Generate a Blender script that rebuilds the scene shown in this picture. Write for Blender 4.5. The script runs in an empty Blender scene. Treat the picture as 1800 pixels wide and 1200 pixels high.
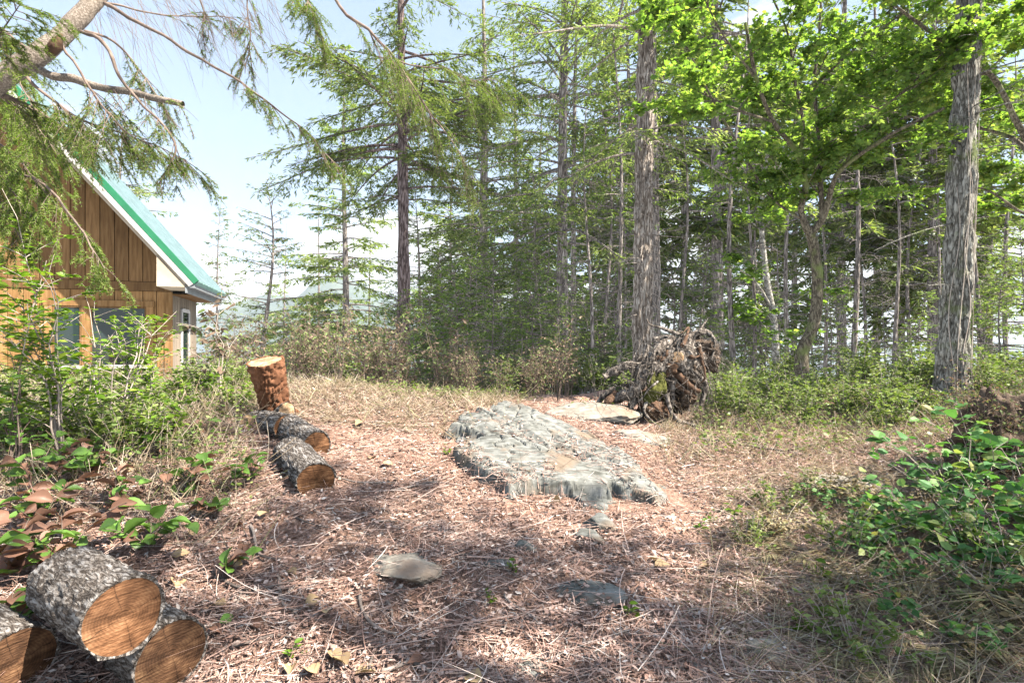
import bpy, math
import numpy as np

# ------------------------------------------------------------------ camera, world, sun, exposure
scene = bpy.context.scene
col = scene.collection
CAMZ = 1.7
FPX = 900.0                      # focal length in pixels of an 1800 px wide picture
cam_data = bpy.data.cameras.new("camera")
cam_data.lens = 18.0
cam_data.sensor_width = 36.0
cam_data.clip_start = 0.05
cam_data.clip_end = 30000.0
cam = bpy.data.objects.new("camera", cam_data)
cam.location = (0, 0, CAMZ)
cam.rotation_euler = (math.radians(90), 0, 0)
col.objects.link(cam)
scene.camera = cam

SUNV = np.array([1.22, -0.48, 1.45]); SUNV /= np.linalg.norm(SUNV)
SUN_EL = math.asin(SUNV[2])
SUN_AZ = math.atan2(SUNV[0], SUNV[1])       # clockwise from +Y

world = bpy.data.worlds.new("World")
scene.world = world
world.use_nodes = True
wn, wl = world.node_tree.nodes, world.node_tree.links
wn.clear()
w_out = wn.new("ShaderNodeOutputWorld")
w_bg = wn.new("ShaderNodeBackground")
w_bg.inputs["Strength"].default_value = 0.068
w_sky = wn.new("ShaderNodeTexSky")
w_sky.sky_type = 'NISHITA'
w_sky.sun_disc = False
w_sky.sun_elevation = SUN_EL
w_sky.sun_rotation = SUN_AZ
w_sky.air_density = 1.0
w_sky.dust_density = 1.0
w_sky.ozone_density = 1.0
w_co = wn.new("ShaderNodeTexCoord")
w_sep = wn.new("ShaderNodeSeparateXYZ")
wl.new(w_co.outputs["Generated"], w_sep.inputs[0])
# low cumulus: noise on the direction, fading out with elevation
w_map = wn.new("ShaderNodeMapping"); w_map.inputs["Scale"].default_value = (3.2, 3.2, 6.5)
w_map.inputs["Location"].default_value = (0.62, 0.0, 0.35)
wl.new(w_co.outputs["Generated"], w_map.inputs[0])
w_noise = wn.new("ShaderNodeTexNoise"); w_noise.inputs["Scale"].default_value = 1.0
w_noise.inputs["Detail"].default_value = 7.0; w_noise.inputs["Roughness"].default_value = 0.55
wl.new(w_map.outputs[0], w_noise.inputs["Vector"])
w_el = wn.new("ShaderNodeMapRange")
w_el.inputs["From Min"].default_value = 0.02; w_el.inputs["From Max"].default_value = 0.36
w_el.inputs["To Min"].default_value = 0.16; w_el.inputs["To Max"].default_value = -0.16
wl.new(w_sep.outputs["Z"], w_el.inputs["Value"])
w_add = wn.new("ShaderNodeMath"); w_add.operation = 'ADD'
wl.new(w_noise.outputs["Fac"], w_add.inputs[0]); wl.new(w_el.outputs[0], w_add.inputs[1])
w_cr = wn.new("ShaderNodeMapRange"); w_cr.interpolation_type = 'SMOOTHSTEP'
w_cr.inputs["From Min"].default_value = 0.50; w_cr.inputs["From Max"].default_value = 0.56
wl.new(w_add.outputs[0], w_cr.inputs["Value"])
# thin even veil that pales the blue
w_veil = wn.new("ShaderNodeMix"); w_veil.data_type = 'RGBA'
w_veil.inputs["Factor"].default_value = 0.68
w_veil.inputs["B"].default_value = (1.92, 2.45, 3.12, 1)
wl.new(w_sky.outputs[0], w_veil.inputs["A"])
w_mix = wn.new("ShaderNodeMix"); w_mix.data_type = 'RGBA'
w_mix.inputs["B"].default_value = (3.7, 3.75, 3.8, 1)
wl.new(w_cr.outputs[0], w_mix.inputs["Factor"])
wl.new(w_veil.outputs["Result"], w_mix.inputs["A"])
wl.new(w_mix.outputs["Result"], w_bg.inputs["Color"])
wl.new(w_bg.outputs[0], w_out.inputs["Surface"])

sun_data = bpy.data.lights.new("sun", 'SUN')
sun_data.energy = 3.7
sun_data.angle = math.radians(0.53)
sun_data.color = (1.0, 0.95, 0.87)
sun = bpy.data.objects.new("sun", sun_data)
from mathutils import Vector
sun.rotation_euler = Vector(SUNV).to_track_quat('Z', 'Y').to_euler()
sun.location = (20, -5, 25)
col.objects.link(sun)

vs = scene.view_settings
vs.view_transform = 'Standard'
vs.look = 'None'
vs.gamma = 1.0
vs.exposure = 2.25
vs.use_curve_mapping = False
scene.cycles.max_bounces = 5
scene.cycles.diffuse_bounces = 3
scene.cycles.glossy_bounces = 2
scene.cycles.transmission_bounces = 4
scene.cycles.volume_bounces = 0
scene.cycles.use_denoising = True
scene.cycles.denoiser = 'OPENIMAGEDENOISE'
scene.cycles.denoising_input_passes = 'RGB_ALBEDO_NORMAL'
scene.cycles.sample_clamp_indirect = 6.0
scene.cycles.use_light_tree = False
scene.cycles.use_fast_gi = True
scene.cycles.fast_gi_method = 'REPLACE'
scene.cycles.ao_bounces_render = 1
world.light_settings.distance = .7
world.light_settings.ao_factor = 1.0
world.cycles.sampling_method = 'MANUAL'
world.cycles.sample_map_resolution = 256

# ------------------------------------------------------------------ numeric helpers
def nrm(v):
    return v / np.maximum(np.linalg.norm(v, axis=-1, keepdims=True), 1e-9)

def pix(px, py, d):
    """a point seen at pixel (px, py) of the 1800 x 1200 picture, d metres ahead"""
    return np.array([(px - 900.0) / FPX * d, d, CAMZ - (py - 600.0) / FPX * d])

def _hash(i, j, k, seed):
    h = (i.astype(np.int64) * 374761393 + j.astype(np.int64) * 668265263 + k.astype(np.int64) * 2147483647 + seed * 974711) & 0xffffffff
    h = ((h ^ (h >> 13)) * 1274126177) & 0xffffffff
    h = (h ^ (h >> 16)) & 0xffffffff
    return h / 4294967295.0

def vnoise(p, seed=0):
    p = np.asarray(p, float)
    i = np.floor(p).astype(np.int64); f = p - i
    f = f * f * (3 - 2 * f)
    r = 0
    for dx in (0, 1):
        wx = f[..., 0] if dx else 1 - f[..., 0]
        for dy in (0, 1):
            wy = f[..., 1] if dy else 1 - f[..., 1]
            for dz in (0, 1):
                wz = f[..., 2] if dz else 1 - f[..., 2]
                r = r + wx * wy * wz * _hash(i[..., 0] + dx, i[..., 1] + dy, i[..., 2] + dz, seed)
    return r * 2 - 1

def fbm(p, octs=4, seed=0, gain=0.5):
    p = np.asarray(p, float); a = 1.0; r = 0
    for o in range(octs):
        r = r + a * vnoise(p * (2.03 ** o) + 17.3 * o, seed + o); a *= gain
    return r

def xyz(x, y, z=0.0):
    return np.stack(np.broadcast_arrays(np.asarray(x, float), np.asarray(y, float), np.asarray(z, float)), -1)

def sstep(a, b, x):
    t = np.clip((x - a) / (b - a), 0, 1)
    return t * t * (3 - 2 * t)

def voronoi2(u, v, seed=0):
    iu = np.floor(u).astype(np.int64); iv = np.floor(v).astype(np.int64)
    f1 = np.full(u.shape, 9.0); f2 = np.full(u.shape, 9.0); cid = np.zeros(u.shape)
    for a in (-1, 0, 1):
        for b in (-1, 0, 1):
            ci, cj = iu + a, iv + b
            z = np.zeros_like(ci)
            cx = ci + 0.15 + 0.7 * _hash(ci, cj, z, seed); cy = cj + 0.15 + 0.7 * _hash(ci, cj, z, seed + 5)
            d = np.hypot(u - cx, v - cy)
            m = d < f1
            f2 = np.where(m, f1, np.minimum(f2, d)); cid = np.where(m, _hash(ci, cj, z, seed + 9), cid); f1 = np.where(m, d, f1)
    return f1, f2, cid

class MB:
    """collects vertices and faces and builds ONE mesh object"""
    def __init__(s):
        s.v = []; s.q = []; s.t = []; s.qm = []; s.tm = []; s.n = 0
    def add(s, v, q=None, t=None, mi=0):
        v = np.asarray(v, float).reshape(-1, 3)
        if q is not None and len(q):
            q = np.asarray(q, np.int64).reshape(-1, 4); s.q.append(q + s.n); s.qm.append(np.full(len(q), mi))
        if t is not None and len(t):
            t = np.asarray(t, np.int64).reshape(-1, 3); s.t.append(t + s.n); s.tm.append(np.full(len(t), mi))
        s.v.append(v); s.n += len(v)
        return s
    def mesh(s, name, mats, origin=None, smooth=True):
        me = bpy.data.meshes.new(name)
        if not s.v:
            return me
        V = np.concatenate(s.v)
        if origin is not None:
            V = V - np.asarray(origin)
        Q = np.concatenate(s.q) if s.q else np.zeros((0, 4), np.int64)
        T = np.concatenate(s.t) if s.t else np.zeros((0, 3), np.int64)
        loops = np.concatenate([Q.ravel(), T.ravel()]).astype(np.int32)
        starts = np.concatenate([np.arange(len(Q)) * 4, len(Q) * 4 + np.arange(len(T)) * 3]).astype(np.int32)
        me.vertices.add(len(V)); me.vertices.foreach_set("co", V.astype(np.float32).ravel())
        me.loops.add(len(loops)); me.loops.foreach_set("vertex_index", loops)
        me.polygons.add(len(starts)); me.polygons.foreach_set("loop_start", starts)
        mi = np.concatenate(s.qm + s.tm).astype(np.int32) if (s.qm or s.tm) else np.zeros(0, np.int32)
        me.polygons.foreach_set("material_index", mi)
        me.polygons.foreach_set("use_smooth", np.full(len(starts), bool(smooth)))
        for m in (mats if isinstance(mats, (list, tuple)) else [mats]):
            me.materials.append(m)
        me.update(calc_edges=True)
        return me

def link(name, me, parent=None, loc=None):
    o = bpy.data.objects.new(name, me)
    col.objects.link(o)
    if parent is not None:
        o.parent = parent
    if loc is not None:
        o.location = loc
    return o

def tag(o, label=None, cat=None, group=None, kind=None):
    if label: o["label"] = label
    if cat: o["category"] = cat
    if group: o["group"] = group
    if kind: o["kind"] = kind
    return o

def thing(name, label, cat, loc=(0, 0, 0), group=None, rz=0.0):
    o = bpy.data.objects.new(name, None)
    o.empty_display_size = 0.1
    col.objects.link(o)
    o.location = tuple(float(c) for c in loc); o.rotation_euler = (0, 0, rz)
    return tag(o, label, cat, group)

def part(name, mb, mats, parent, smooth=True):
    """mb in world coordinates, parent an unrotated Empty"""
    return link(name, mb.mesh(name, mats, parent.location, smooth), parent)

def lpart(name, mb, mats, parent, smooth=True):
    """mb in the parent's own coordinates"""
    return link(name, mb.mesh(name, mats, None, smooth), parent)

def tubes(mb, P, R, sides=4, mi=0, cap=False, bump=0.0, bscale=(6, 6, 1.5), seed=0):
    """P (B, n, 3), R (B, n)"""
    P = np.asarray(P, float); R = np.asarray(R, float)
    if P.ndim == 2: P = P[None]
    if R.ndim == 1: R = np.broadcast_to(R, P.shape[:2])
    B, n, _ = P.shape
    T = nrm(np.gradient(P, axis=1))
    chord = nrm(P[:, -1] - P[:, 0] + 1e-6)
    ref = np.where(np.abs(chord[:, 2:3]) > 0.75, np.array([[1.0, 0.13, 0.0]]), np.array([[0.0, 0.1, 1.0]]))[:, None, :]
    U = nrm(np.cross(T, np.broadcast_to(ref, T.shape))); W = np.cross(T, U)
    a = np.arange(sides) / sides * 2 * math.pi
    ring = np.cos(a)[None, None, :, None] * U[:, :, None, :] + np.sin(a)[None, None, :, None] * W[:, :, None, :]
    rr = R[:, :, None] * np.ones(sides)
    if bump:
        q = P[:, :, None, :] + ring * rr[..., None]
        rr = rr * (1 + bump * fbm(q * np.array(bscale), 3, seed))
    V = P[:, :, None, :] + ring * rr[..., None]
    k = np.arange(n - 1)[:, None] * sides + np.arange(sides)[None, :]
    k2 = np.arange(n - 1)[:, None] * sides + (np.arange(sides)[None, :] + 1) % sides
    f = np.stack([k, k2, k2 + sides, k + sides], -1).reshape(-1, 4)
    F = (f[None] + (np.arange(B) * n * sides)[:, None, None]).reshape(-1, 4)
    mb.add(V.reshape(-1, 3), F, mi=mi)
    if cap:
        for e in (0, n - 1):
            c = P[:, e]
            vv = np.concatenate([V[:, e], c[:, None]], 1)
            i = np.arange(sides)
            t = np.stack([i, (i + 1) % sides, np.full(sides, sides)], -1)
            if e == 0: t = t[:, ::-1]
            T_ = (t[None] + (np.arange(B) * (sides + 1))[:, None, None]).reshape(-1, 3)
            mb.add(vv.reshape(-1, 3), t=T_, mi=mi)

def frames(d, up):
    x = nrm(d); y = nrm(np.cross(up, x)); z = np.cross(x, y)
    return np.stack([x, y, z], -1)          # columns

def stamp(mb, tv, tq, tt, O, F, S, mi=0, S2=None):
    """copies of a template tv along frames F at O, scaled S (length) and S2 (width)"""
    O = np.asarray(O, float); B = len(O)
    if B == 0: return
    S = np.broadcast_to(np.asarray(S, float), (B,)); S2 = S if S2 is None else np.broadcast_to(np.asarray(S2, float), (B,))
    sc = np.stack([S, S2, S2], -1)
    V = np.einsum('bij,bmj->bmi', F, tv[None] * sc[:, None, :]) + O[:, None, :]
    m = len(tv); off = (np.arange(B) * m)[:, None, None]
    mb.add(V.reshape(-1, 3), None if tq is None else (np.asarray(tq)[None] + off).reshape(-1, 4),
           None if tt is None else (np.asarray(tt)[None] + off).reshape(-1, 3), mi)

DIA_V = np.array([[0, 0, 0], [0.45, 0.5, 0], [1, 0, 0], [0.45, -0.5, 0]], float); DIA_Q = [[0, 3, 2, 1]]
NEE_V = np.array([[0, 0.5, 0], [1, 0, 0], [0, -0.5, 0]], float); NEE_T = [[0, 2, 1]]
OV_V = np.array([[0, 0, 0], [.28, .30, .06], [.28, 0, 0], [.28, -.30, .06], [.68, .27, .04], [.68, 0, -.03], [.68, -.27, .04], [1, 0, -.12]], float)
OV_T = [[0, 2, 1], [0, 3, 2], [4, 5, 7], [5, 6, 7]]; OV_Q = [[1, 2, 5, 4], [2, 3, 6, 5]]
def _maple():
    ang = [-150, -112, -75, -48, -30, 0, 30, 48, 75, 112, 150]
    rad = [.30, .55, .38, .66, .40, .78, .40, .66, .38, .55, .30]
    v = [[.30, 0, .0], [0, 0, 0]]
    for a, r in zip(ang, rad):
        a = math.radians(a); v.append([.30 + r * math.cos(a) * .9, r * math.sin(a), -.10 * r])
    t = [[0, i, i + 1] for i in range(2, 12)]
    t += [[0, 1, 2], [0, 12, 1]]
    return np.array(v, float), t
MA_V, MA_T = _maple()

def box(mb, x0, x1, y0, y1, z0, z1, mi=0):
    v = [[x, y, z] for z in (z0, z1) for y in (y0, y1) for x in (x0, x1)]
    q = [[0, 2, 3, 1], [4, 5, 7, 6], [0, 1, 5, 4], [2, 6, 7, 3], [0, 4, 6, 2], [1, 3, 7, 5]]
    mb.add(v, q, mi=mi)

# ------------------------------------------------------------------ materials
def new_mat(name):
    m = bpy.data.materials.new(name); m.use_nodes = True
    n = m.node_tree.nodes; l = m.node_tree.links
    b = n["Principled BSDF"]
    return m, n, l, b

def ramp(n, stops):
    r = n.new("ShaderNodeValToRGB")
    e = r.color_ramp.elements
    while len(e) < len(stops): e.new(0.5)
    for i, (p, c) in enumerate(stops):
        e[i].position = p; e[i].color = (*c, 1)
    return r

def leaf_mat(name, stops, trans=0.4, rough=0.5, var=0.25, spec=0.35, tint=(1.15, 1.25, 0.55)):
    m, n, l, b = new_mat(name)
    g = n.new("ShaderNodeNewGeometry"); r = ramp(n, stops)
    l.new(g.outputs["Random Per Island"], r.inputs[0])
    oi = n.new("ShaderNodeObjectInfo")
    hs = n.new("ShaderNodeHueSaturation")
    mr = n.new("ShaderNodeMapRange"); mr.inputs["To Min"].default_value = 1 - var; mr.inputs["To Max"].default_value = 1 + var
    l.new(oi.outputs["Random"], mr.inputs["Value"]); l.new(mr.outputs[0], hs.inputs["Value"])
    l.new(r.outputs[0], hs.inputs["Color"])
    l.new(hs.outputs[0], b.inputs["Base Color"])
    b.inputs["Roughness"].default_value = rough
    b.inputs["Specular IOR Level"].default_value = spec
    tr = n.new("ShaderNodeBsdfTranslucent")
    mu = n.new("ShaderNodeMix"); mu.data_type = 'RGBA'; mu.blend_type = 'MULTIPLY'; mu.inputs["Factor"].default_value = 1.0
    mu.inputs["B"].default_value = (*tint, 1)
    l.new(hs.outputs[0], mu.inputs["A"]); l.new(mu.outputs["Result"], tr.inputs["Color"])
    ms = n.new("ShaderNodeMixShader"); ms.inputs[0].default_value = trans
    l.new(b.outputs[0], ms.inputs[1]); l.new(tr.outputs[0], ms.inputs[2])
    l.new(ms.outputs[0], n["Material Output"].inputs["Surface"])
    return m

def bark_mat(name, c_dark, c_mid, c_light, scale=(9, 9, 1.6), bump=0.6, dist=0.02, moss=None, moss_amt=0.0):
    m, n, l, b = new_mat(name)
    tc = n.new("ShaderNodeTexCoord"); mp = n.new("ShaderNodeMapping"); mp.inputs["Scale"].default_value = scale
    l.new(tc.outputs["Object"], mp.inputs[0])
    no = n.new("ShaderNodeTexNoise"); no.inputs["Scale"].default_value = 2.2; no.inputs["Detail"].default_value = 6; no.inputs["Roughness"].default_value = .65
    l.new(mp.outputs[0], no.inputs["Vector"])
    n5 = n.new("ShaderNodeTexNoise"); n5.inputs["Scale"].default_value = 1.7; n5.inputs["Detail"].default_value = 4; n5.inputs["Roughness"].default_value = .5; n5.inputs["Distortion"].default_value = .6
    l.new(mp.outputs[0], n5.inputs["Vector"])
    sb = n.new("ShaderNodeMath"); sb.operation = 'SUBTRACT'; sb.inputs[1].default_value = .5; l.new(n5.outputs["Fac"], sb.inputs[0])
    ab = n.new("ShaderNodeMath"); ab.operation = 'ABSOLUTE'; l.new(sb.outputs[0], ab.inputs[0])
    vo = n.new("ShaderNodeTexVoronoi"); vo.feature = 'DISTANCE_TO_EDGE'; vo.inputs["Scale"].default_value = 3.2
    wv = n.new("ShaderNodeMixRGB"); wv.inputs[0].default_value = .55
    l.new(mp.outputs[0], wv.inputs[1]); l.new(no.outputs["Color"], wv.inputs[2]); l.new(wv.outputs[0], vo.inputs["Vector"])
    vs_ = n.new("ShaderNodeMath"); vs_.operation = 'MULTIPLY'; vs_.inputs[1].default_value = .35; l.new(vo.outputs["Distance"], vs_.inputs[0])
    sm = n.new("ShaderNodeMath"); sm.operation = 'ADD'; l.new(ab.outputs[0], sm.inputs[0]); l.new(vs_.outputs[0], sm.inputs[1])
    cr = n.new("ShaderNodeMapRange"); cr.inputs["From Min"].default_value = .015; cr.inputs["From Max"].default_value = .17
    l.new(sm.outputs[0], cr.inputs["Value"])
    mu = n.new("ShaderNodeMath"); mu.operation = 'MULTIPLY'
    l.new(cr.outputs[0], mu.inputs[0]); l.new(no.outputs["Fac"], mu.inputs[1])
    r = ramp(n, [(0.05, c_dark), (0.36, c_mid), (0.62, c_light)])
    l.new(mu.outputs[0], r.inputs[0])
    out = r.outputs[0]
    if moss:
        n2 = n.new("ShaderNodeTexNoise"); n2.inputs["Scale"].default_value = 2.3; n2.inputs["Detail"].default_value = 4
        l.new(tc.outputs["Object"], n2.inputs["Vector"])
        m2 = n.new("ShaderNodeMapRange"); m2.inputs["From Min"].default_value = .62 - moss_amt; m2.inputs["From Max"].default_value = .74 - moss_amt
        l.new(n2.outputs["Fac"], m2.inputs["Value"])
        mx = n.new("ShaderNodeMixRGB"); mx.inputs[2].default_value = (*moss, 1)
        l.new(m2.outputs[0], mx.inputs[0]); l.new(out, mx.inputs[1]); out = mx.outputs[0]
    l.new(out, b.inputs["Base Color"])
    b.inputs["Roughness"].default_value = .9; b.inputs["Specular IOR Level"].default_value = .15
    bp = n.new("ShaderNodeBump"); bp.inputs["Strength"].default_value = bump; bp.inputs["Distance"].default_value = dist
    l.new(mu.outputs[0], bp.inputs["Height"]); l.new(bp.outputs[0], b.inputs["Normal"])
    return m

def noise_mat(name, stops, scale=3.0, detail=6, rough=.9, bump=.4, dist=.02, spec=.15, stretch=(1, 1, 1), coord="Object", island=0.0):
    m, n, l, b = new_mat(name)
    tc = n.new("ShaderNodeTexCoord"); mp = n.new("ShaderNodeMapping"); mp.inputs["Scale"].default_value = stretch
    l.new(tc.outputs[coord], mp.inputs[0])
    no = n.new("ShaderNodeTexNoise"); no.inputs["Scale"].default_value = scale; no.inputs["Detail"].default_value = detail; no.inputs["Roughness"].default_value = .6
    l.new(mp.outputs[0], no.inputs["Vector"])
    r = ramp(n, stops); l.new(no.outputs["Fac"], r.inputs[0])
    out = r.outputs[0]
    if island:
        oi = n.new("ShaderNodeObjectInfo"); hs = n.new("ShaderNodeHueSaturation")
        mr = n.new("ShaderNodeMapRange"); mr.inputs["To Min"].default_value = 1 - island; mr.inputs["To Max"].default_value = 1 + island
        l.new(oi.outputs["Random"], mr.inputs["Value"]); l.new(mr.outputs[0], hs.inputs["Value"]); l.new(out, hs.inputs["Color"]); out = hs.outputs[0]
    l.new(out, b.inputs["Base Color"])
    b.inputs["Roughness"].default_value = rough; b.inputs["Specular IOR Level"].default_value = spec
    if bump:
        bp = n.new("ShaderNodeBump"); bp.inputs["Strength"].default_value = bump; bp.inputs["Distance"].default_value = dist
        l.new(no.outputs["Fac"], bp.inputs["Height"]); l.new(bp.outputs[0], b.inputs["Normal"])
    return m

def plain_mat(name, c, rough=.6, metallic=0.0, spec=.4):
    m, n, l, b = new_mat(name)
    no = n.new("ShaderNodeTexNoise"); no.inputs["Scale"].default_value = 6; no.inputs["Detail"].default_value = 5
    tc = n.new("ShaderNodeTexCoord"); l.new(tc.outputs["Object"], no.inputs["Vector"])
    r = ramp(n, [(.3, tuple(x * .82 for x in c)), (.7, tuple(min(1, x * 1.08) for x in c))])
    l.new(no.outputs["Fac"], r.inputs[0]); l.new(r.outputs[0], b.inputs["Base Color"])
    b.inputs["Roughness"].default_value = rough; b.inputs["Metallic"].default_value = metallic; b.inputs["Specular IOR Level"].default_value = spec
    return m

def wood_end_mat(name, c0, c1, c2):
    """saw-cut face: growth rings round the part's own axis (local Z)"""
    m, n, l, b = new_mat(name)
    tc = n.new("ShaderNodeTexCoord"); mp = n.new("ShaderNodeMapping"); mp.inputs["Scale"].default_value = (1, 1, .02)
    l.new(tc.outputs["Object"], mp.inputs[0])
    no = n.new("ShaderNodeTexNoise"); no.inputs["Scale"].default_value = 11; no.inputs["Detail"].default_value = 8; no.inputs["Roughness"].default_value = .7
    l.new(tc.outputs["Object"], no.inputs["Vector"])
    w = n.new("ShaderNodeTexWave"); w.wave_type = 'RINGS'; w.rings_direction = 'SPHERICAL'
    w.inputs["Scale"].default_value = 26; w.inputs["Distortion"].default_value = 5.0; w.inputs["Detail"].default_value = 3
    l.new(mp.outputs[0], w.inputs["Vector"])
    mp2 = n.new("ShaderNodeMapping"); mp2.inputs["Scale"].default_value = (3, 60, 60); mp2.inputs["Rotation"].default_value = (0, 0, .5)
    l.new(tc.outputs["Object"], mp2.inputs[0])
    n3 = n.new("ShaderNodeTexNoise"); n3.inputs["Scale"].default_value = 1.5; n3.inputs["Detail"].default_value = 3
    l.new(mp2.outputs[0], n3.inputs["Vector"])
    mx = n.new("ShaderNodeMath"); mx.operation = 'MULTIPLY_ADD'; mx.inputs[1].default_value = .09
    l.new(w.outputs["Fac"], mx.inputs[0]); l.new(no.outputs["Fac"], mx.inputs[2])
    mx2 = n.new("ShaderNodeMath"); mx2.operation = 'MULTIPLY_ADD'; mx2.inputs[1].default_value = .35
    l.new(n3.outputs["Fac"], mx2.inputs[0]); l.new(mx.outputs[0], mx2.inputs[2])
    r = ramp(n, [(.56, c0), (.74, c1), (.92, c2)])
    l.new(mx2.outputs[0], r.inputs[0])
    sx = n.new("ShaderNodeSeparateXYZ"); l.new(tc.outputs["Object"], sx.inputs[0])
    at = n.new("ShaderNodeMath"); at.operation = 'ARCTAN2'; l.new(sx.outputs["Y"], at.inputs[0]); l.new(sx.outputs["X"], at.inputs[1])
    am = n.new("ShaderNodeMath"); am.operation = 'MULTIPLY_ADD'; am.inputs[1].default_value = 2.0; l.new(at.outputs[0], am.inputs[0]); l.new(no.outputs["Fac"], am.inputs[2])
    si = n.new("ShaderNodeMath"); si.operation = 'SINE'; l.new(am.outputs[0], si.inputs[0])
    ab = n.new("ShaderNodeMath"); ab.operation = 'ABSOLUTE'; l.new(si.outputs[0], ab.inputs[0])
    ck = n.new("ShaderNodeMapRange"); ck.inputs["From Min"].default_value = .01; ck.inputs["From Max"].default_value = .045; ck.inputs["To Min"].default_value = .3
    l.new(ab.outputs[0], ck.inputs["Value"])
    n6 = n.new("ShaderNodeTexNoise"); n6.inputs["Scale"].default_value = 5; n6.inputs["Detail"].default_value = 6; l.new(tc.outputs["Object"], n6.inputs["Vector"])
    d6 = n.new("ShaderNodeMapRange"); d6.inputs["From Min"].default_value = .4; d6.inputs["From Max"].default_value = .62; d6.inputs["To Min"].default_value = .55; l.new(n6.outputs["Fac"], d6.inputs["Value"])
    cm = n.new("ShaderNodeMath"); cm.operation = 'MULTIPLY'; l.new(ck.outputs[0], cm.inputs[0]); l.new(d6.outputs[0], cm.inputs[1])
    xm = n.new("ShaderNodeMixRGB"); xm.blend_type = 'MULTIPLY'; xm.inputs[0].default_value = 1; l.new(r.outputs[0], xm.inputs[1]); l.new(cm.outputs[0], xm.inputs[2])
    l.new(xm.outputs[0], b.inputs["Base Color"])
    b.inputs["Roughness"].default_value = .85; b.inputs["Specular IOR Level"].default_value = .2
    bp = n.new("ShaderNodeBump"); bp.inputs["Strength"].default_value = .8; bp.inputs["Distance"].default_value = .012
    l.new(n3.outputs["Fac"], bp.inputs["Height"]); l.new(bp.outputs[0], b.inputs["Normal"])
    return m

M = {}
M["fir"] = leaf_mat("fir_needles", [(0, (.11, .165, .05)), (.5, (.23, .30, .09)), (1, (.38, .42, .16))], .5, .45, .3)
M["fir_lit"] = leaf_mat("fir_needles_sunlit", [(0, (.12, .20, .035)), (.5, (.22, .32, .06)), (1, (.36, .43, .11))], .45, .45, .2)  # yellower copy of the fir needles, sunlight put into the colour
M["young_fir"] = leaf_mat("young_fir_needles", [(0, (.11, .19, .045)), (.5, (.21, .32, .075)), (1, (.36, .44, .13))], .5, .45, .25)
M["maple"] = leaf_mat("maple_leaves", [(0, (.13, .23, .055)), (.5, (.22, .35, .08)), (.9, (.33, .45, .11)), (1, (.42, .47, .15))], .58, .4, .15, tint=(1.2, 1.25, .5))
M["shrub"] = leaf_mat("shrub_leaves", [(0, (.10, .16, .035)), (.5, (.18, .25, .055)), (1, (.32, .36, .12))], .4, .45, .25)
M["huckle"] = leaf_mat("huckleberry_leaves", [(0, (.10, .19, .015)), (.6, (.19, .32, .03)), (1, (.31, .39, .05))], .45, .4, .15)
M["bramble"] = leaf_mat("bramble_leaves", [(0, (.06, .16, .045)), (.5, (.12, .26, .075)), (.85, (.2, .33, .1)), (1, (.36, .30, .12))], .4, .5, .2, spec=.3)
M["dead_leaf"] = leaf_mat("dead_shrub_leaves", [(0, (.13, .095, .065)), (.45, (.25, .17, .115)), (.60, (.36, .26, .18)), (.66, (.14, .19, .06)), (1, (.24, .31, .10))], .3, .8, .25, tint=(1.2, 1.0, .7))
M["grass"] = leaf_mat("dry_grass", [(0, (.24, .16, .09)), (.4, (.45, .34, .22)), (.85, (.64, .53, .40)), (1, (.26, .31, .09))], .3, .7, .1, tint=(1.1, 1, .8))
M["litter"] = leaf_mat("needle_litter", [(0, (.12, .07, .05)), (.22, (.36, .205, .15)), (.6, (.56, .36, .28)), (.9, (.66, .50, .41)), (1, (.72, .64, .57))], .1, .75, .05, tint=(1, 1, 1))
M["salal_g"] = leaf_mat("salal_green", [(0, (.09, .20, .03)), (1, (.20, .34, .07))], .35, .35, .35, spec=.5)
M["salal_r"] = leaf_mat("salal_russet", [(0, (.20, .10, .068)), (1, (.32, .175, .115))], .3, .5, .35, spec=.4, tint=(1.2, 1, .7))
M["leaf_tan"] = leaf_mat("fallen_leaf_tan", [(0, (.44, .27, .12)), (1, (.58, .42, .24))], .2, .7, .3, tint=(1.1, 1, .8))
M["bark_fir"] = bark_mat("fir_bark", (.11, .083, .062), (.34, .28, .225), (.54, .475, .40), (16, 16, 2.6), .8, .03)
M["bark_fir_d"] = bark_mat("fir_bark_dark", (.08, .068, .058), (.24, .20, .17), (.40, .35, .30), (12, 12, 2), .8, .02)
M["bark_red"] = bark_mat("fir_bark_red", (.05, .035, .032), (.17, .125, .11), (.30, .235, .22), (11, 11, 1.8), .8, .03)
M["bark_grey"] = bark_mat("fir_bark_mossy_grey", (.09, .08, .062), (.27, .25, .205), (.44, .415, .35), (15, 15, 3), .8, .03, (.15, .18, .06), .06)
M["bark_maple"] = bark_mat("maple_bark", (.05, .04, .028), (.14, .115, .078), (.23, .195, .135), (14, 14, 5), .5, .012, (.16, .19, .06), .10)
M["bark_pale"] = bark_mat("pale_bark", (.13, .115, .095), (.36, .33, .27), (.50, .47, .40), (8, 8, 8), .4, .01)
M["bark_log"] = bark_mat("log_bark", (.06, .046, .036), (.22, .185, .155), (.40, .365, .33), (20, 20, 6), 1.0, .02)
M["bark_lean"] = bark_mat("leaning_trunk_bark", (.16, .125, .095), (.28, .225, .175), (.40, .335, .27), (40, 40, 40), .5, .008)
M["twig"] = noise_mat("twig_bark", [(.3, (.12, .085, .065)), (.7, (.27, .20, .155))], 14, 4, .9, .3, .004)
M["twig_pale"] = noise_mat("pale_twig", [(.3, (.33, .26, .20)), (.7, (.52, .44, .36))], 14, 4, .9, .3, .004)
M["stick"] = noise_mat("fallen_stick", [(.3, (.13, .10, .08)), (.7, (.32, .26, .22))], 20, 4, .9, .3, .004, island=.35)
M["cut_orange"] = wood_end_mat("saw_cut_orange", (.10, .043, .018), (.21, .095, .042), (.32, .165, .08))
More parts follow.
